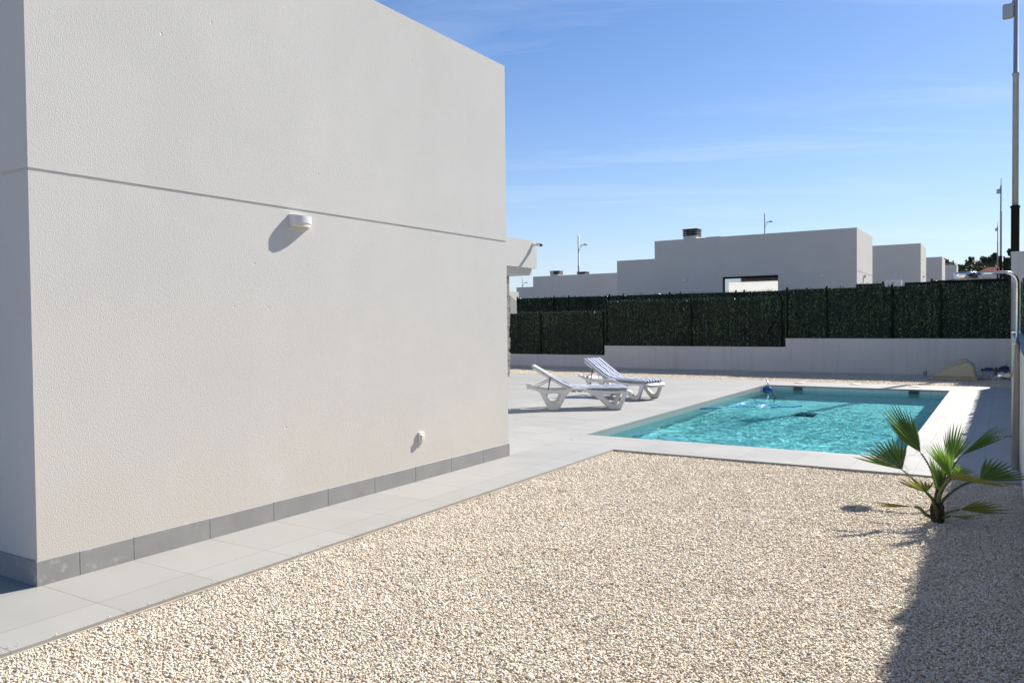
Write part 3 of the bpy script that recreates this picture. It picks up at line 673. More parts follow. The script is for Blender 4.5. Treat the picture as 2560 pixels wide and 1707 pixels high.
far_lamp('wall lamp on the shaded front of the second pale house', (-6.66, 63, 4.90), rad(180))
far_lamp('wall lamp on the sunlit side of the second pale house', (-5.07, 64.9, 4.72), rad(-90))
far_house('third pale house in the row, half hidden by the second', -5.46, 92, 12, 4.9, 3, 5.95, 7.98, 3.3)
far_house('farthest and smallest pale house in the row, beside the pines', -5.33, 118, 12, 4.0, 4, 6.55, 8.66, 4.0)
h5 = far_house('long low pale house with two roof chimneys at the left, above the hedge', -27.0, 62, 9.49, 9, 1, 3.9, 5.84, 2.2)
m = MB(); m.box(-38.4, -36.495, 62.2, 68, 2.0, 4.93); W(m, 'wing', M['stucco_far'], h5)
chimney(h5, -34.84, 62.3, 5.86, 0.82, 0.44); chimney(h5, -32.12, 62.3, 5.84, 0.78, 0.26)
h6 = thing('white_house', 'sliver of a sunlit white house with its wall shadow modelled as a grey panel, beside the left hedge end', 'house', (-30, 48, 1.4), group=GH)
m = MB(); m.box(-36, -30, 42, 48.9, 1.0, 3.88); W(m, 'wall', M['stucco_far'], h6)
m = MB(); m.add([(-29.98, 47.4, 3.72), (-29.98, 48.6, 3.1), (-29.98, 48.6, 1.4), (-29.98, 47.4, 1.4), (-29.8, 47.4, 3.6), (-29.8, 48.6, 3.0), (-29.8, 48.6, 1.4), (-29.8, 47.4, 1.4)], [(0, 1, 2, 3), (4, 5, 6, 7), (0, 1, 5, 4), (1, 2, 6, 5), (2, 3, 7, 6), (3, 0, 4, 7)]); W(m, 'shade_and_roof', M['shade_and_roof'], h6)  # shadow on the wall, built as a grey-green wedge
# red-roofed and low houses below the pines
h7 = thing('tiled_house', 'distant house with a red tiled roof below the pines', 'house', (-1.7, 150, 5.5))
m = MB(); m.box(-3.2, -0.4, 150.6, 158, 5.2, 9.35); W(m, 'wall', M['stucco_far'], h7)
m = MB(); m.add([(-3.5, 150.2, 9.35), (0.2, 150.2, 9.35), (0.2, 158.4, 9.35), (-3.5, 158.4, 9.35), (-2.4, 153.4, 10.12), (-0.6, 153.4, 10.12)], [(0, 1, 5, 4), (1, 2, 5), (2, 3, 4, 5), (3, 0, 4), (0, 3, 2, 1)]); W(m, 'roof', M['terracotta'], h7)
h8 = thing('low_house', 'low cream building with a shallow roof under the shower head', 'house', (-5, 149, 5.5))
m = MB(); m.box(-6.7, -4.3, 148, 149.5, 5.2, 8.5); m.box(-4.3, -1.1, 148.2, 149.6, 5.2, 8.62); W(m, 'wall', M['stucco_far'], h8)
m = MB(); m.prism([(-6.8, 8.5), (-4.2, 8.64), (-5.1, 8.86)], 147.9, 149.6); W(m, 'roof', M['shade_and_roof'], h8)

# ------------------------------------------------------------------ street lamps and tall poles
def street_lamp(label, loc, s=1.0):
    r = thing('street_lamp', label, 'street lamp', loc, YAW, 'street lamps behind the houses'); r.scale = (s, s, s)
    m = MB(); m.lathe([(0.10, -7), (0.10, -2.2), (0.075, -2.18), (0.075, 1.0), (0.04, 1.02), (0.04, 1.25)], 12); m.build('pole', M['galv'], r)
    m = MB(); m.tube(catmull([(0.05, 0, -0.12), (0.30, 0, 0.0), (0.62, 0, 0.02)], 4), 0.03, 8); m.tube(catmull([(0.06, 0, -0.62), (0.20, 0, -0.28), (0.50, 0, -0.02)], 4), 0.022, 8); m.tube([(0.13, 0, -0.42), (0.17, 0, -0.08)], 0.014, 6); m.tube([(0.24, 0, -0.22), (0.33, 0, -0.02)], 0.014, 6); m.build('bracket', M['galv'], r)
    m = MB(); m.prism([(0.55, -0.02), (0.66, -0.06), (0.98, -0.05), (0.93, 0.02), (0.80, 0.13), (0.66, 0.15), (0.57, 0.10)], -0.13, 0.13); m.build('lamp_head', M['galv'], r, bevel=0.02)
    return r
a = street_lamp('street lamp rising above the low left house, head to the right', (-39.05, 76.1, 9.98))
b = copy_tree(a); b.location = (-23.29, 91.95, 12.9); b.scale = (0.92,)*3; b['label'] = 'street lamp showing above the roof of the big shaded house'
b = copy_tree(a); b.location = (-57.15, 94.2, 7.25); b.scale = (0.8,)*3; b['label'] = 'smallest street lamp, at the left under the porch roof edge'
def tall_pole(label, loc):
    r = thing('tall_pole', label, 'pole', loc, 0, 'tall telescopic poles along the right')
    m = MB(); m.lathe([(0.115, -0.6), (0.115, 3.93), (0.135, 3.94), (0.135, 4.0)], 20); m.build('sleeve', M['polebk'], r)
    m = MB(); m.lathe([(0.088, 4.0), (0.083, 8.02), (0.10, 8.03), (0.10, 8.10), (0.072, 8.11), (0.062, 10.6), (0.03, 10.62), (0.028, 11.25), (0.002, 11.27)], 20); m.build('mast', M['galv'], r)
    m = MB(); m.box(-0.36, -0.065, -0.12, 0.12, 9.82, 10.25); bx_ = m.build('antenna_box', M['galv'], r, bevel=0.05, seg=3)
    m = MB(); m.box(-0.20, -0.05, -0.03, 0.03, 10.0, 10.12); m.tube([(-0.15, 0, 10.05), (-0.02, 0, 10.55)], 0.03, 8); m.build('bracket', M['galv'], r)
    return r
p = tall_pole('nearest tall grey pole with a black lower sleeve, rising behind the white pillar', (0.27, 29.2, 1.1))
b = copy_tree(p); b.location = (-0.32, 87.0, 3.45); b['label'] = 'middle-sized grey pole with a black sleeve, above the end of the shower arm'
b = copy_tree(p); b.location = (-0.95, 143.5, 5.3); b['label'] = 'thinnest and farthest grey pole, just left of the middle-sized one'

# ------------------------------------------------------------------ hills and pines
def crown(m, c, rx, rz_, n, seed, leaf=0.5):
    r = np.random.default_rng(seed); lob = [(r.normal(0, 0.45, 3)*[rx, rx, rz_*0.8], r.uniform(0.4, 0.75)) for _ in range(7)]
    for _ in range(n):
        l, s = lob[r.integers(len(lob))]; d = r.normal(size=3); d /= np.linalg.norm(d); p = np.array(c)+l+d*np.array([rx, rx, rz_])*s*r.uniform(0.6, 1.0)
        a = r.normal(size=3); a /= np.linalg.norm(a); b_ = np.cross(a, r.normal(size=3)); b_ /= np.linalg.norm(b_); k = leaf*r.uniform(0.5, 1.2)
        m.add([p+a*k, p+b_*k*0.7, p-a*k, p-b_*k*0.7], [(0, 1, 2, 3)])
    return m
def pine(label, x, y, zt, rx, rz_, n, seed, trunk_h):
    r_ = thing('pine_tree', label, 'tree', (x, y, ground_z(y)-0.5), 0, 'pines on the far hill')
    W(crown(MB(), (x, y, zt-rz_), rx, rz_, n, seed, 0.30), 'crown', M['pine'], r_)
    m = MB(); m.tube([(x, y, ground_z(y)-0.5), (x+0.1, y, zt-rz_*1.2), (x, y, zt-rz_*0.6)], [0.22, 0.15, 0.05], 8); m.tube([(x+0.08, y, zt-rz_*1.5), (x+rx*0.6, y, zt-rz_*0.7)], [0.09, 0.03], 6); m.tube([(x+0.08, y, zt-rz_*1.6), (x-rx*0.6, y, zt-rz_*0.8)], [0.09, 0.03], 6); W(m, 'trunk', M['bark'], r_)
pine('dark rounded pine just right of the third pale house', -14.3, 260, 19.1, 1.2, 1.2, 700, 21, 3)
pine('slim lone pine sticking up from the middle of the far treeline', -8.35, 262, 19.15, 0.62, 1.0, 420, 22, 3)
pine('small ragged pine left of the largest pine clump', -4.75, 258, 18.95, 0.95, 1.0, 600, 23, 3)
pine('largest broad pine on the far hill, left of the thin poles', -2.75, 256, 19.6, 1.5, 1.5, 1100, 24, 3)
pine('umbrella-shaped pine right behind the white pillar', 1.2, 240, 19.5, 1.25, 0.85, 800, 25, 4)
wd = MB(); r_ = random.Random(31)
for k in range(110):
    x = r_.uniform(-34, 12); y = r_.uniform(225, 290); zt = 1.6+y*0.0612+r_.uniform(-0.8, 0.5); rr = r_.uniform(0.9, 1.8)
    crown(wd, (x, y, zt-rr*0.9), rr, rr*0.95, 120, 100+k, 0.36)
    if k % 2: crown(wd, (x+r_.uniform(-2, 2), y-6, zt-rr*0.9-2.2), rr*1.1, rr*1.1, 110, 400+k, 0.38)
for k in range(60):
    x = r_.uniform(-30, 10); crown(wd, (x, r_.uniform(215, 228), r_.uniform(10.5, 13.4)), 1.6, 1.6, 110, 700+k, 0.38)
tag(wd.build('pine_wood', M['pine']), 'dark pine wood covering the far hill', 'wood', kind='stuff')

# ------------------------------------------------------------------ sun loungers
def make_lounger(label, loc, rz):
    r = thing('sun_lounger', label, 'sun lounger', loc, rz, 'white resin sun loungers')
    outer = smooth_poly([(-.41, .448), (-.366, .458), (-.20, .395), (.0, .37), (.28, .365), (.37, .398), (.55, .40), (.66, .386), (.76, .352), (1.05, .338), (1.40, .332), (1.455, .31), (1.43, .25), (1.335, .02), (1.30, 0), (1.13, 0), (1.08, .04), (.98, .145), (.85, .24), (.72, .31), (.60, .35), (.44, .355), (.375, .325), (.31, .25), (.19, .02), (.165, 0), (.005, 0), (-.02, .02), (-.16, .31), (-.21, .345), (-.38, .405), (-.42, .42)], 3)
    h1 = smooth_poly([(-.035, .285), (.08, .30), (.185, .29), (.212, .262), (.175, .155), (.135, .125), (.088, .125), (.05, .155), (-.03, .25)], 3)
    h2 = smooth_poly([(1.02, .262), (1.15, .282), (1.31, .287), (1.335, .262), (1.29, .14), (1.25, .10), (1.19, .096), (1.14, .13), (1.02, .24)], 3)
    def grow(q, k): c = sum((Vector(p) for p in q), Vector((0, 0)))/len(q); return [tuple(c+(Vector(p)-c)*k) for p in q]
    h1, h2 = grow(h1, 1.13), grow(h2, 1.13)
    for s in (-1, 1):
        p = panel2d('side_frame', [outer, h1, h2], 0.055, 0.008, M['plastic'], r); p.location = (0, s*0.305, 0)
    m = MB()      # slats of the fixed part, a fascia under them
    for k in range(9):
        u = 0.42+k*0.118; m.box(u, u+0.085, -0.277, 0.277, 0.318, 0.336)
    m.build('slats', M['plastic'], r, bevel=0.004, seg=1); m = MB()
    for k in range(4):
        u = -0.40+k*0.06; m.box(u, u+0.035, -0.277, 0.277, 0.385-0.12*(u+0.4), 0.400-0.12*(u+0.4))
    m.build('head_slats', M['plastic'], r, bevel=0.004, seg=1)
    m = MB()      # rounded lip over the foot end
    prof = [(1.28, .338), (1.44, .345), (1.53, .335), (1.575, .305), (1.575, .27), (1.555, .25), (1.54, .27), (1.53, .30), (1.44, .318), (1.28, .318)]
    ny = 14; vs_ = []
    for j in range(ny+1):
        v = -0.30+0.60*j/ny; cut = 0.055*(abs(v)/0.30)**3
        for (u, z) in prof: vs_.append((u-cut*max(0, (u-1.3)/0.27), v, z))
    q = len(prof); fs = [(j*q+i, j*q+(i+1) % q, (j+1)*q+(i+1) % q, (j+1)*q+i) for j in range(ny) for i in range(q)]+[tuple(range(q)), tuple(ny*q+i for i in range(q))[::-1]]
    m.add(vs_, fs, True); m.build('foot_end', M['plastic'], r)
    # backrest: two rails and slats from the hinge up to the head
    hx, hz, bx, bz = 0.40, 0.352, -0.265, 0.745; L = math.hypot(hx-bx, bz-hz); ax = Vector((bx-hx, 0, bz-hz)).normalized(); nx = Vector((ax.z, 0, -ax.x)); nx = nx if nx.z > 0 else -nx
    m = MB()
    def bar(a, b, v0, v1, th):
        p, q_ = Vector((hx, 0, hz))+ax*a, Vector((hx, 0, hz))+ax*b
        pts = [p-nx*th/2, q_-nx*th/2, q_+nx*th/2, p+nx*th/2]
        m.add([(c.x, v, c.z) for v in (v0, v1) for c in pts], [(0, 1, 2, 3), (7, 6, 5, 4), (0, 4, 5, 1), (1, 5, 6, 2), (2, 6, 7, 3), (3, 7, 4, 0)])
    bar(0, L, -0.272, -0.235, 0.038); bar(0, L, 0.235, 0.272, 0.038)
    for k in range(8): bar(0.03+k*0.094, 0.03+k*0.094+0.066, -0.2345, 0.2345, 0.018)
    m.build('backrest', M['plastic'], r, bevel=0.005, seg=1)
    m = MB(); m.tube([(-0.28, -0.20, 0.395), (0.05, -0.20, 0.545)], 0.012, 8); m.tube([(-0.28, 0.20, 0.395), (0.05, 0.20, 0.545)], 0.012, 8); m.tube([(-0.28, -0.20, 0.395), (-0.28, 0.20, 0.395)], 0.012, 8); m.build('support_bar', M['plastic'], r)
    # cushion, tufted, following backrest and seat
    path = catmull([Vector((bx-0.035, 0, bz+0.055)), Vector((-0.02, 0, 0.632)), Vector((0.18, 0, 0.513)), Vector((0.36, 0, 0.425)), Vector((0.52, 0, 0.385)), Vector((0.80, 0, 0.378)), Vector((1.15, 0, 0.376)), Vector((1.475, 0, 0.372))], 12)
    dist = [0]; 
    for a, b in zip(path, path[1:]): dist.append(dist[-1]+(b-a).length)
    tot = dist[-1]; nv = 26; rows = []
    seams = [0.36, 0.62, 0.80, 0.98, 1.14, 1.42, 1.68]
    for i, p in enumerate(path):
        t_ = (path[min(i+1, len(path)-1)]-path[max(i-1, 0)]).normalized(); n_ = Vector((-t_.z, 0, t_.x)); n_ = n_ if n_.z > 0 else -n_
        s_ = dist[i]; pinch = min(1.0, min(abs(s_-q_) for q_ in seams)/0.075); pinch = pinch**0.55
        edge = min(1.0, s_/0.05, (tot-s_)/0.05); edge = math.sqrt(max(0.02, edge))
        top, bot = [], []
        for j in range(nv+1):
            v = -0.285+0.57*j/nv; e = math.sqrt(max(0.0, 1-(abs(v)/0.287)**7)); tuft = 1.0
            if pinch < 1: tuft = 0.62+0.38*pinch+0.10*abs(math.sin(math.pi*j/nv*4))*(1-pinch)
            hgt = 0.046*e*edge*tuft*(1+0.10*math.sin(v*38+s_*3))
            top.append(p+n_*(hgt)+Vector((0, v, 0))); bot.append(p-n_*0.034*e*edge+Vector((0, v, 0)))
        rows.append(top+bot[::-1])
    q = len(rows[0]); m = MB(); fs = [(i*q+j, i*q+(j+1) % q, (i+1)*q+(j+1) % q, (i+1)*q+j) for i in range(len(rows)-1) for j in range(q)]+[tuple(range(q)), tuple((len(rows)-1)*q+j for j in range(q))[::-1]]
    m.add([p for row in rows for p in row], fs, True); cu = m.build('cushion', M['stripe'], r)
    for s in (-1, 1):
        m = MB(); m.tube([p+Vector((0, s*0.288, 0)) for p in path], 0.0045, 5); m.build('piping', M['navy'], cu)
    m = MB()
    for (a, b) in ((0, 1),): 
        sp = [Vector((0.02, -0.302, 0.60)), Vector((0.005, -0.312, 0.50)), Vector((-0.01, -0.318, 0.40)), Vector((-0.045, -0.322, 0.27))]
        for p, q_ in zip(sp, sp[1:]): m.add([p+Vector((-.011, 0, 0)), p+Vector((.011, 0, 0)), q_+Vector((.009, 0, 0)), q_+Vector((-.009, 0, 0)), p+Vector((-.011, .004, 0)), p+Vector((.011, .004, 0)), q_+Vector((.009, .004, 0)), q_+Vector((-.009, .004, 0))], [(0, 1, 2, 3), (4, 5, 6, 7), (0, 1, 5, 4), (1, 2, 6, 5), (2, 3, 7, 6), (3, 0, 4, 7)])
        m.box(-0.058, -0.036, -0.328, -0.318, 0.245, 0.275)
    m.build('strap', M['black'], r)
    return r
lg = make_lounger('nearer lounger seen from its side, striped cushion mostly showing its white edge', (-7.27, 12.87, 0), rad(33.2))
l2 = copy_tree(lg); l2.location = (-7.54, 15.75, 0); l2.rotation_euler = (0, 0, rad(-17)); l2['label'] = 'farther lounger turned toward us, broad blue and white stripes on its raised back'

# ------------------------------------------------------------------ fan palm
PX, PY = -0.45, 7.11
palm = thing('fan_palm', 'young green fan palm growing from the gravel in front of the pool', 'palm', (PX, PY, -0.03))
def wp(x, y, dy=0.0):
    """a palm point given in the plane through its trunk; numbers are centimetres-like sketch units read off the plant"""
    return Vector(((x-1080)*0.000902, dy, (1200-y)*0.000897+0.0))
def leaf(hub, hy, tips, mat, n=16, start=None, via=None, pr=0.008, drop=0.0):
    """tips: list of (x, y, depth)"""
    Hb = wp(hub[0], hub[1], hy); T = [wp(a, b, c) for a, b, c in tips]
    lens = [0]
    for a, b in zip(T, T[1:]): lens.append(lens[-1]+(b-a).length)
    m = MB(); S = []
    for k in range(n):
        s = lens[-1]*(k+0.5)/n; i = max(j for j in range(len(lens)-1) if lens[j] <= s)
        f = (s-lens[i])/max(1e-6, lens[i+1]-lens[i]); t_ = T[i].lerp(T[i+1], f); S.append(Hb+(t_-Hb)*rng.uniform(0.90, 1.05))
    for k, t_ in enumerate(S):
        d = t_-Hb; ln = d.length; d.normalize()
        nb = [S[j] for j in (k-1, k+1) if 0 <= j < n]
        side = (S[min(k+1, n-1)]-S[max(k-1, 0)]); side -= d*side.dot(d)
        sp = side.length/(2 if 0 < k < n-1 else 1); side = side.normalized() if side.length > 1e-6 else Vector((1, 0, 0))
        nrm = d.cross(side).normalized(); w_ = min(max(sp*0.5, 0.006), 0.030)
        prof = [(0.0, 0.01), (0.15, 0.095), (0.32, 0.17), (0.50, 0.245), (0.62, 0.25), (0.78, 0.185), (0.91, 0.085), (1.0, 0.006)]
        vs_ = []
        for (a, b) in prof:
            c = Hb+d*ln*a-Vector((0, 0, 1))*drop*a*a*ln; wd = b*w_*2.5
            vs_ += [c-side*wd+nrm*wd*0.35, c-nrm*wd*0.35, c+side*wd+nrm*wd*0.35]
        fs = []
        for q in range(len(prof)-1):
            o = q*3; fs += [(o, o+1, o+4, o+3), (o+1, o+2, o+5, o+4)]
        m.add(vs_, fs, False)
    lf = W0(m, 'leaf', mat)
    a = wp(*start) if start else None
    if a is not None:
        pts = catmull([a]+[wp(*v) for v in (via or [])]+[Hb], 6); k = len(pts)
        m = MB(); m.tube(pts, [pr*(1.25-0.6*i/(k-1)) for i in range(k)], 7)
        for i in range(2, k-1):
            for s in (-1, 1):
                tdir = (pts[i+1]-pts[i-1]).normalized(); sd_ = tdir.cross(Vector((0, 1, 0))).normalized()*s; c = pts[i]+sd_*pr*0.8
                m.add([c-tdir*0.003, c+tdir*0.004, c+sd_*0.009+tdir*0.004], [(0, 1, 2)])
        m.build('petiole', M['petiole'], lf)
    return lf
def W0(m, name, mat): return m.build(name, mat, palm)
m = MB(); m.lathe([(0.036, -0.03), (0.040, 0.02), (0.037, 0.10), (0.031, 0.17), (0.020, 0.24), (0.008, 0.27)], 12)
for k in range(7):
    a = k*2.4; m.tube([(0.033*math.cos(a), 0.033*math.sin(a), 0.0), (0.043*math.cos(a), 0.043*math.sin(a), 0.07+0.012*k), (0.030*math.cos(a), 0.030*math.sin(a), 0.13+0.012*k)], [0.014, 0.016, 0.006], 6)
m.build('trunk', M['trunk'], palm)
leaf((935, 600), 0.12, [(565, 195, .10), (630, 158, .14), (692, 158, .2), (765, 190, .26), (825, 228, .30), (870, 330, .32), (905, 480, .32)], M['palm'], 15, (1085, 1010, 0), [(1060, 870, .05), (1010, 720, .09)])
leaf((935, 600), 0.11, [(745, 440, -.02), (565, 195, .08)], M['palm'], 5)
leaf((800, 745), -0.02, [(372, 655, -.14), (440, 600, -.10), (468, 565, -.05), (500, 538, 0), (540, 512, .05), (590, 490, .10), (640, 474, .14), (695, 468, .18), (765, 480, .2), (832, 540, .2)], M['palm'], 14, (1078, 1060, -.01), [(1040, 980, -.02), (920, 850, -.03)])
leaf((1000, 912), -0.12, [(765, 820, -.20), (800, 800, -.16), (860, 785, -.15), (900, 792, -.14), (935, 798, -.12), (985, 800, -.12), (1030, 812, -.12), (1085, 800, -.1)], M['palm_old'], 9, (1075, 1080, -.02), [(1045, 980, -.07)], 0.010)
leaf((905, 1058), -0.08, [(540, 1040, -.10), (560, 1058, -.14), (620, 1074, -.18)], M['palm_old'], 7, (1060, 1160, -.02), [(990, 1120, -.06), (945, 1062, -.08)], 0.013)
leaf((1190, 762), -0.16, [(948, 455, -.22), (1015, 465, -.24), (1070, 470, -.22), (1130, 520, -.2), (1165, 560, -.16)], M['palm_new'], 12, (1090, 1010, -.03), [(1105, 920, -.06), (1150, 820, -.12)], 0.015)
leaf((1190, 762), -0.16, [(1260, 660, -.26), (1370, 680, -.32), (1480, 690, -.34), (1560, 730, -.34), (1700, 765, -.30), (1620, 785, -.24)], M['palm_old'], 13)
leaf((1165, 690), 0.06, [(1105, 430, .14), (1140, 370, .18), (1170, 308, .22), (1215, 296, .24), (1255, 294, .24), (1282, 310, .22), (1298, 410, .18), (1335, 480, .14)], M['palm'], 14, (1085, 1000, .02), [(1100, 900, .03), (1135, 790, .05)])
leaf((1255, 612), 0.18, [(1520, 318, .32), (1562, 342, .34), (1595, 365, .34), (1615, 400, .34), (1612, 442, .32)], M['palm'], 9, (1090, 1000, .03), [(1120, 880, .08), (1190, 720, .14)])
leaf((1395, 812), 0.10, [(1438, 598, .20), (1478, 618, .22), (1535, 630, .24), (1585, 640, .25), (1655, 655, .25), (1705, 685, .24), (1850, 755, .18), (1760, 780, .12)], M['palm'], 13, (1110, 1020, .01), [(1160, 950, .03), (1280, 850, .07)], 0.010)
leaf((1255, 1048), -0.05, [(1385, 962, -.02), (1440, 968, 0), (1512, 965, .02), (1605, 988, .02), (1685, 1045, 0), (1510, 1058, -.08)], M['palm_old'], 10, (1110, 1140, -.01), [(1170, 1085, -.03)], 0.009)
leaf((1185, 1112), -0.06, [(1405, 1050, -.14), (1412, 1068, -.18), (1350, 1098, -.2)], M['palm'], 6, (1108, 1165, -.01), [(1140, 1132, -.04)], 0.008)
leaf((1085, 930), 0.02, [(985, 578, .06), (1012, 598, .02), (1045, 640, -.01), (1075, 700, -.02), (1110, 760, 0)], M['palm'], 9, (1085, 1010, 0), None, 0.012)
leaf((1110, 930), 0.04, [(1095, 540, .10), (1120, 590, .10), (1150, 680, .10)], M['palm_new'], 5)
leaf((1188, 748), -0.12, [(1005, 462, -.16), (1075, 436, -.16), (1150, 490, -.14), (1222, 556, -.12)], M['palm_new'], 10)
leaf((1175, 770), -0.10, [(1240, 600, -.18), (1330, 630, -.22), (1395, 668, -.24)], M['palm_new'], 7)
leaf((1100, 915), 0.03, [(998, 592, .03), (1055, 602, .02), (1108, 640, .03), (1165, 700, .05)], M['palm'], 9)
m = MB()
for k in range(34):      # pale curling fibres at the leaf bases
    hb = rng.choice([(800, 735, -.02), (935, 595, .11), (1180, 640, .02), (1000, 905, -.12), (1250, 620, .18), (780, 720, -.05)]); p = wp(hb[0]+rng.uniform(-70, 60), hb[1]+rng.uniform(-70, 20), hb[2]+rng.uniform(-.04, .04)); pts = [p]
    d = Vector((rng.uniform(-1, 1), rng.uniform(-1, 1), rng.uniform(-.6, .8))).normalized()
    for q in range(6): d = (d+Vector((rng.uniform(-.7, .7), rng.uniform(-.7, .7), rng.uniform(-.8, .5)))).normalized(); pts.append(pts[-1]+d*0.022)
    m.tube(pts, 0.0008, 3)
m.build('fibres', M['fibre'], palm)

# ------------------------------------------------------------------ garden shower
SX, SY = 0.102, 9.78
sh = thing('garden_shower', 'tall steel garden shower with bent arm and flat round head, by the right wall', 'shower', (SX, SY, 0))
m = MB(); m.lathe([(0.07, 0.0005), (0.07, 0.008), (0.045, 0.012)], 24); m.build('base_plate', M['chrome'], sh)
m = MB(); m.lathe([(0.036, 0.0125), (0.036, 1.325), (0.040, 1.326), (0.040, 1.345), (0.022, 1.346)], 24); m.build('column', M['alu'], sh)
m = MB(); pts = [(0.012, 0, 1.347), (0.012, 0, 1.972)]+[(0.012-0.11*(1-math.cos(a)), 0, 1.972+0.11*math.sin(a)) for a in [rad(15*k) for k in range(1, 7)]]+[(-0.20, 0, 2.084), (-0.345, 0, 2.086)]
m.tube(pts, 0.0165, 14); m.build('arm', M['chrome'], sh)
m = MB(); m.lathe([(0.108, -0.036), (0.116, -0.032), (0.116, 0.020), (0.110, 0.025), (0.02, 0.026)], 32, c=(-0.46, 0, 2.072)); hd = m.build('shower_head', M['chrome'], sh)
m = MB(); m.lathe([(0.100, -0.048), (0.105, -0.037)], 32, c=(-0.46, 0, 2.072)); m.build('nozzle_plate', M['galv'], hd)
m = MB(); m.lathe([(0.012, 0), (0.012, 0.010), (0.024, 0.012), (0.024, 0.12), (0.020, 0.125)], 18, axis='x'); kb = m.build('mixer_knob', M['chrome'], sh); kb.location = (-0.036, -0.005, 1.0); kb.rotation_euler = (0, 0, rad(180))
m = MB(); m.lathe([(0.010, 0), (0.010, 0.11), (0.014, 0.112), (0.014, 0.14)], 12, axis='x'); m.tube([(0.085, 0, -0.008), (0.085, 0, -0.035)], 0.006, 8); kb = m.build('foot_tap', M['chrome'], sh); kb.location = (-0.034, -0.005, 0.36); kb.rotation_euler = (0, 0, rad(180))

# ------------------------------------------------------------------ pool gear
pl = thing('pool_brush', 'blue pool brush with a white pole leaning in the far left pool corner', 'brush', (-4.98, 19.82, -0.08))
m = MB(); m.box(-0.13, 0.13, -0.035, 0.035, -0.03, 0.02); m.prism([(-0.12, 0.02), (0.12, 0.02), (0.05, 0.055), (-0.05, 0.055)], -0.03, 0.03); m.build('head', M['blue'], pl, bevel=0.012)
m = MB(); m.tube([(0.07, 0.0, 0.02), (-0.01, 0.03, 0.20)], 0.018, 10); m.tube([(-0.01, 0.03, 0.20), (-0.035, 0.04, 0.26)], 0.012, 8); m.build('pole', M['lampw'], pl)
m = MB(); m.tube(catmull([(0.10, 0, -0.01), (0.30, -0.55, -0.03), (0.55, -1.4, -0.045), (0.66, -1.95, -0.20), (0.75, -2.4, -0.6)], 5), 0.011, 6); m.build('lead', M['dark'], pl)
hs = MB(); loop = []
def arc(cx_, cy_, rx, ry, a0, a1, n=16): return [(cx_+rx*math.cos(rad(a0+(a1-a0)*i/n)), cy_+ry*math.sin(rad(a0+(a1-a0)*i/n)), -0.104+0.006*math.sin(i*1.7)) for i in range(n+1)]
hs.tube([(-5.02, 14.9, -0.10), (-4.75, 15.35, -0.105)]+arc(-4.36, 16.15, 0.30, 0.46, -110, 205, 26), 0.0125, 7)
hs.tube(arc(-3.98, 16.0, 0.20, 0.28, 200, -60, 16)+[(-3.7, 15.95, -0.105), (-3.5, 16.1, -0.10), (-3.42, 16.3, -0.102)], 0.0125, 7)
tag(hs.build('pool_hose', M['hose']), 'bright blue hose floating in loops on the pool water', 'hose')
M['robot'] = m_plain('dark_blue_grey_plastic', (0.035, 0.055, 0.07), 0.5)
rb = thing('pool_robot', 'dark pool cleaner sitting under the water in the middle of the pool', 'pool cleaner', (-3.3, 16.1, PD))
m = MB(); m.prism([(-0.19, 0.05), (0.19, 0.05), (0.19, 0.13), (0.10, 0.22), (-0.10, 0.22), (-0.19, 0.13)], -0.17, 0.17); m.build('body', M['robot'], rb, bevel=0.02)
for s in (-1, 1):
    for t_ in (-0.12, 0.12): m = MB(); m.lathe([(0.07, -0.03), (0.08, -0.02), (0.08, 0.02), (0.07, 0.03)], 16, axis='y', c=(t_, s*0.205, 0.081)); m.build('wheel', M['black'], rb)
for i, (x, y) in enumerate(((-4.46, 21.0), (-3.14, 21.03), (-1.81, 20.92))):
    m = MB(); m.lathe([(0.125, 0.0005), (0.125, 0.012), (0.115, 0.018), (0.02, 0.020)], 28); o = m.build('skimmer_lid', M['cream'], None); o.location = (x, y, 0)
    tag(o, ['round cream skimmer lid on the far coping, leftmost near the brush', 'round cream skimmer lid on the far coping, middle of the three', 'round cream skimmer lid on the far coping, crossed by the thin pole shadow'][i], 'lid', 'round lids on the far pool edge')

# ------------------------------------------------------------------ things stored in the far right corner
bx = thing('pump_cover', 'beige ribbed fibreglass pump cover lying on the gravel by the back wall', 'cover', (-1.15, 24.45, -0.012))
def loft(sections):
    m = MB(); q = len(sections[0]); vs_ = [p for s in sections for p in s]
    fs = [(i*q+j, i*q+(j+1) % q, (i+1)*q+(j+1) % q, (i+1)*q+j) for i in range(len(sections)-1) for j in range(q)]+[tuple(range(q))[::-1], tuple((len(sections)-1)*q+j for j in range(q))]
    return m.add(vs_, fs)
prof = [(-0.51, 0.05), (-0.40, 0.15), (0.14, 0.44), (0.30, 0.49), (0.41, 0.45), (0.46, 0.38), (0.52, 0.05)]
secs = []
for (y, s, ins) in ((-0.45, 0.90, 0.03), (-0.42, 0.97, 0.01), (-0.38, 1.0, 0.0), (0.38, 1.0, 0.0), (0.42, 0.97, 0.01), (0.45, 0.90, 0.03)):
    secs.append([(x*(1-ins), y+(0.10 if y < 0 else -0.10)*(z-0.05), 0.05+(z-0.05)*s*0.90+0.018) for x, z in prof])
loft(secs).build('shell', M['beige'], bx, bevel=0.014, seg=3)
m = MB(); m.box(-0.58, 0.60, -0.50, 0.50, 0.045, 0.065); m.box(-0.53, 0.55, -0.46, 0.46, -0.02, 0.044); m.build('flange', M['beige'], bx, bevel=0.008)
m = MB()
for y, e in ((-0.14, 0.0), (0.14, 0.035)): m.prism([(-0.47+e, 0.08), (0.12, 0.36), (0.36, 0.42), (0.30, 0.50+e), (0.10, 0.47+e), (-0.46+e, 0.15+e)], y, y+0.13)
m.build('rib', M['beige'], bx, bevel=0.02)
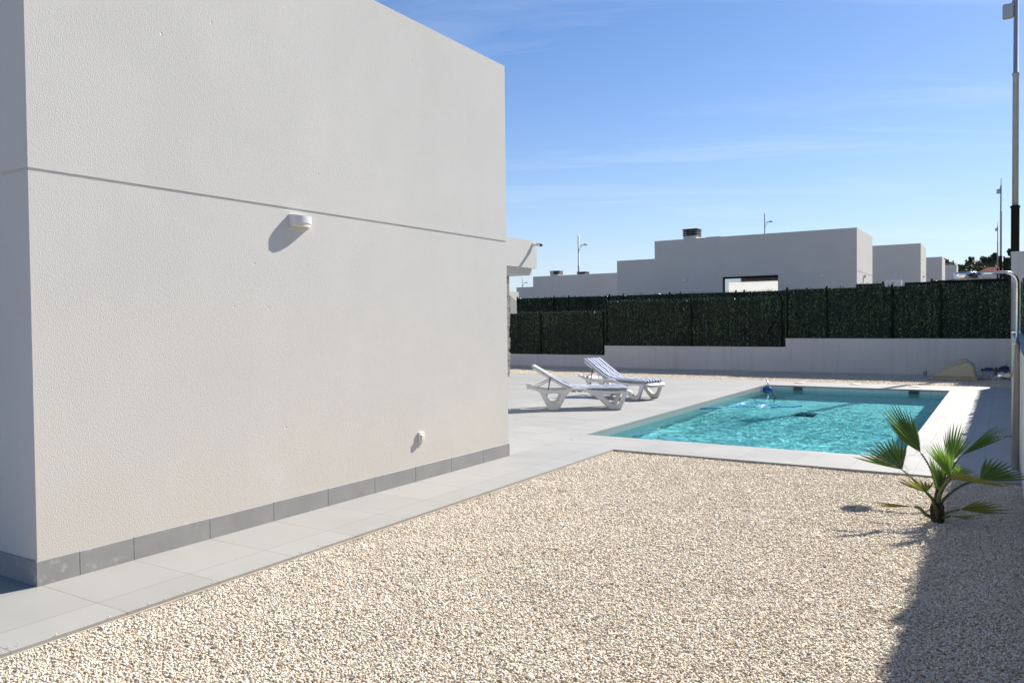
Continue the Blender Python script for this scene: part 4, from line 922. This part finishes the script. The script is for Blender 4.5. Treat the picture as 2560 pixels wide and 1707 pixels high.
pk = MB(); pk.box(-0.34, 0.335, -0.16, 0.16, 0.215, 0.262); o = pk.build('plank', M['wood'], None, bevel=0.006); o.location = (-0.205, 24.95, -0.035); o.location.z += 0.0
tag(o, 'weathered wooden plank laid across grey blocks in the far right corner', 'plank')
def block(x, y, z, a, b, h, label, mat='concrete', rz=0):
    m = MB(); m.box(-a/2, a/2, -b/2, b/2, 0, h); m.prism([(-a*0.2, h*0.3), (a*0.2, h*0.3), (a*0.2, h*0.7), (-a*0.2, h*0.7)], -b/2-0.004, -b/2-0.0005); o = m.build('concrete_block', M[mat], None, bevel=0.008); o.location = (x, y, z); o.rotation_euler = (0, 0, rz); return tag(o, label, 'block', 'grey blocks under the plank')
block(-0.16, 25.02, -0.035, 0.14, 0.18, 0.213, 'grey concrete block under the middle of the plank, behind the white canister')
block(0.03, 25.02, -0.035, 0.10, 0.18, 0.213, 'dark concrete block under the right end of the plank, against the wall')
bk = thing('plastic_bucket', 'whitish square bucket under the left end of the plank', 'bucket', (-0.43, 24.80, -0.035)); m = MB()
loft([[(-0.065, -0.065, 0), (0.065, -0.065, 0), (0.065, 0.065, 0), (-0.065, 0.065, 0)], [(-0.078, -0.078, 0.18), (0.078, -0.078, 0.18), (0.078, 0.078, 0.18), (-0.078, 0.078, 0.18)]]).build('body', M['plastic'], bk, bevel=0.012)
m = MB(); m.box(-0.084, 0.084, -0.084, 0.084, 0.1805, 0.200); m.build('lid', M['plastic'], bk, bevel=0.005)
cn = thing('plastic_canister', 'white plastic canister lying flat in front of the blocks under the plank', 'canister', (-0.20, 24.72, -0.035)); m = MB()
m.prism([(-0.12, 0.0), (0.11, 0.0), (0.14, 0.03), (0.13, 0.06), (0.07, 0.105), (-0.12, 0.105)], -0.07, 0.07); m.build('body', M['plastic'], cn, bevel=0.014, seg=3)
m = MB(); m.box(-0.10, 0.12, -0.0715, -0.0703, 0.034, 0.040); m.build('seam', M['dark'], cn); m = MB(); m.lathe([(0.016, 0), (0.016, 0.012)], 12, axis='y', c=(-0.06, -0.083, 0.085)); m.build('cap', M['dark'], cn)
zt_ = 0.2285
bt = thing('tool_case', 'long blue tool case on the left of the plank', 'case', (-0.36, 24.92, zt_)); m = MB(); m.box(-0.095, 0.095, -0.05, 0.05, 0, 0.045); m.build('case', M['blue'], bt, bevel=0.012); m = MB(); m.tube([(-0.03, -0.055, 0.02), (-0.03, -0.07, 0.02), (0.03, -0.07, 0.02), (0.03, -0.055, 0.02)], 0.006, 6); m.build('handle', M['dark'], bt)
bb = thing('cloth_bag', 'dark blue cloth bag slumped on the right end of the plank', 'bag', (0.01, 24.92, zt_)); m = MB()
m.lathe([(0.085, 0.0), (0.105, 0.02), (0.10, 0.055), (0.075, 0.078), (0.03, 0.088)], 18); sg = m.build('bag', M['bluebag'], bb); sg.scale = (1, 0.7, 1); m = MB(); m.tube(catmull([(-0.10, -0.01, 0.06), (-0.05, -0.03, 0.085), (0.02, -0.02, 0.093), (0.10, 0, 0.06)], 4), 0.008, 6); m.build('strap', M['black'], bb)
rbt = thing('spray_bottle', 'small bottle with a red cap behind the blue bag', 'bottle', (0.055, 25.03, zt_)); m = MB(); m.lathe([(0.022, 0), (0.022, 0.09), (0.010, 0.11)], 12); m.build('bottle', M['plastic'], rbt); m = MB(); m.lathe([(0.013, 0.111), (0.013, 0.145), (0.006, 0.152)], 12); m.build('cap', M['red'], rbt)
hg = thing('hose_fitting', 'black hose fitting lying between the blue case and the blue bag', 'fitting', (-0.16, 24.90, zt_)); m = MB(); m.lathe([(0.02, 0), (0.026, 0.01), (0.026, 0.03), (0.014, 0.034), (0.014, 0.06)], 12, axis='x', c=(-0.05, 0, 0.027)); m.lathe([(0.024, 0), (0.024, 0.05)], 12, axis='x', c=(0.03, 0.01, 0.025)); m.build('fitting', M['dark'], hg)
ca = thing('paint_can', 'greyish tin standing left of the beige pump cover', 'tin', (-1.93, 25.35, -0.035)); m = MB(); m.lathe([(0.05, 0), (0.052, 0.005), (0.052, 0.13), (0.047, 0.135)], 16); m.build('tin', M['concrete'], ca); m = MB(); m.lathe([(0.054, 0.1355), (0.054, 0.142), (0.046, 0.144)], 16); m.build('lid', M['galv'], ca)
# floor drain in the paving
fd = MB(); fd.lathe([(0.035, 0.0008), (0.035, 0.003), (0.028, 0.004)], 16); o = fd.build('floor_drain', M['galv'], None); o.location = (-5.02, 9.55, 0); tag(o, 'tiny round metal drain in the pale paving beside the pool corner', 'drain')
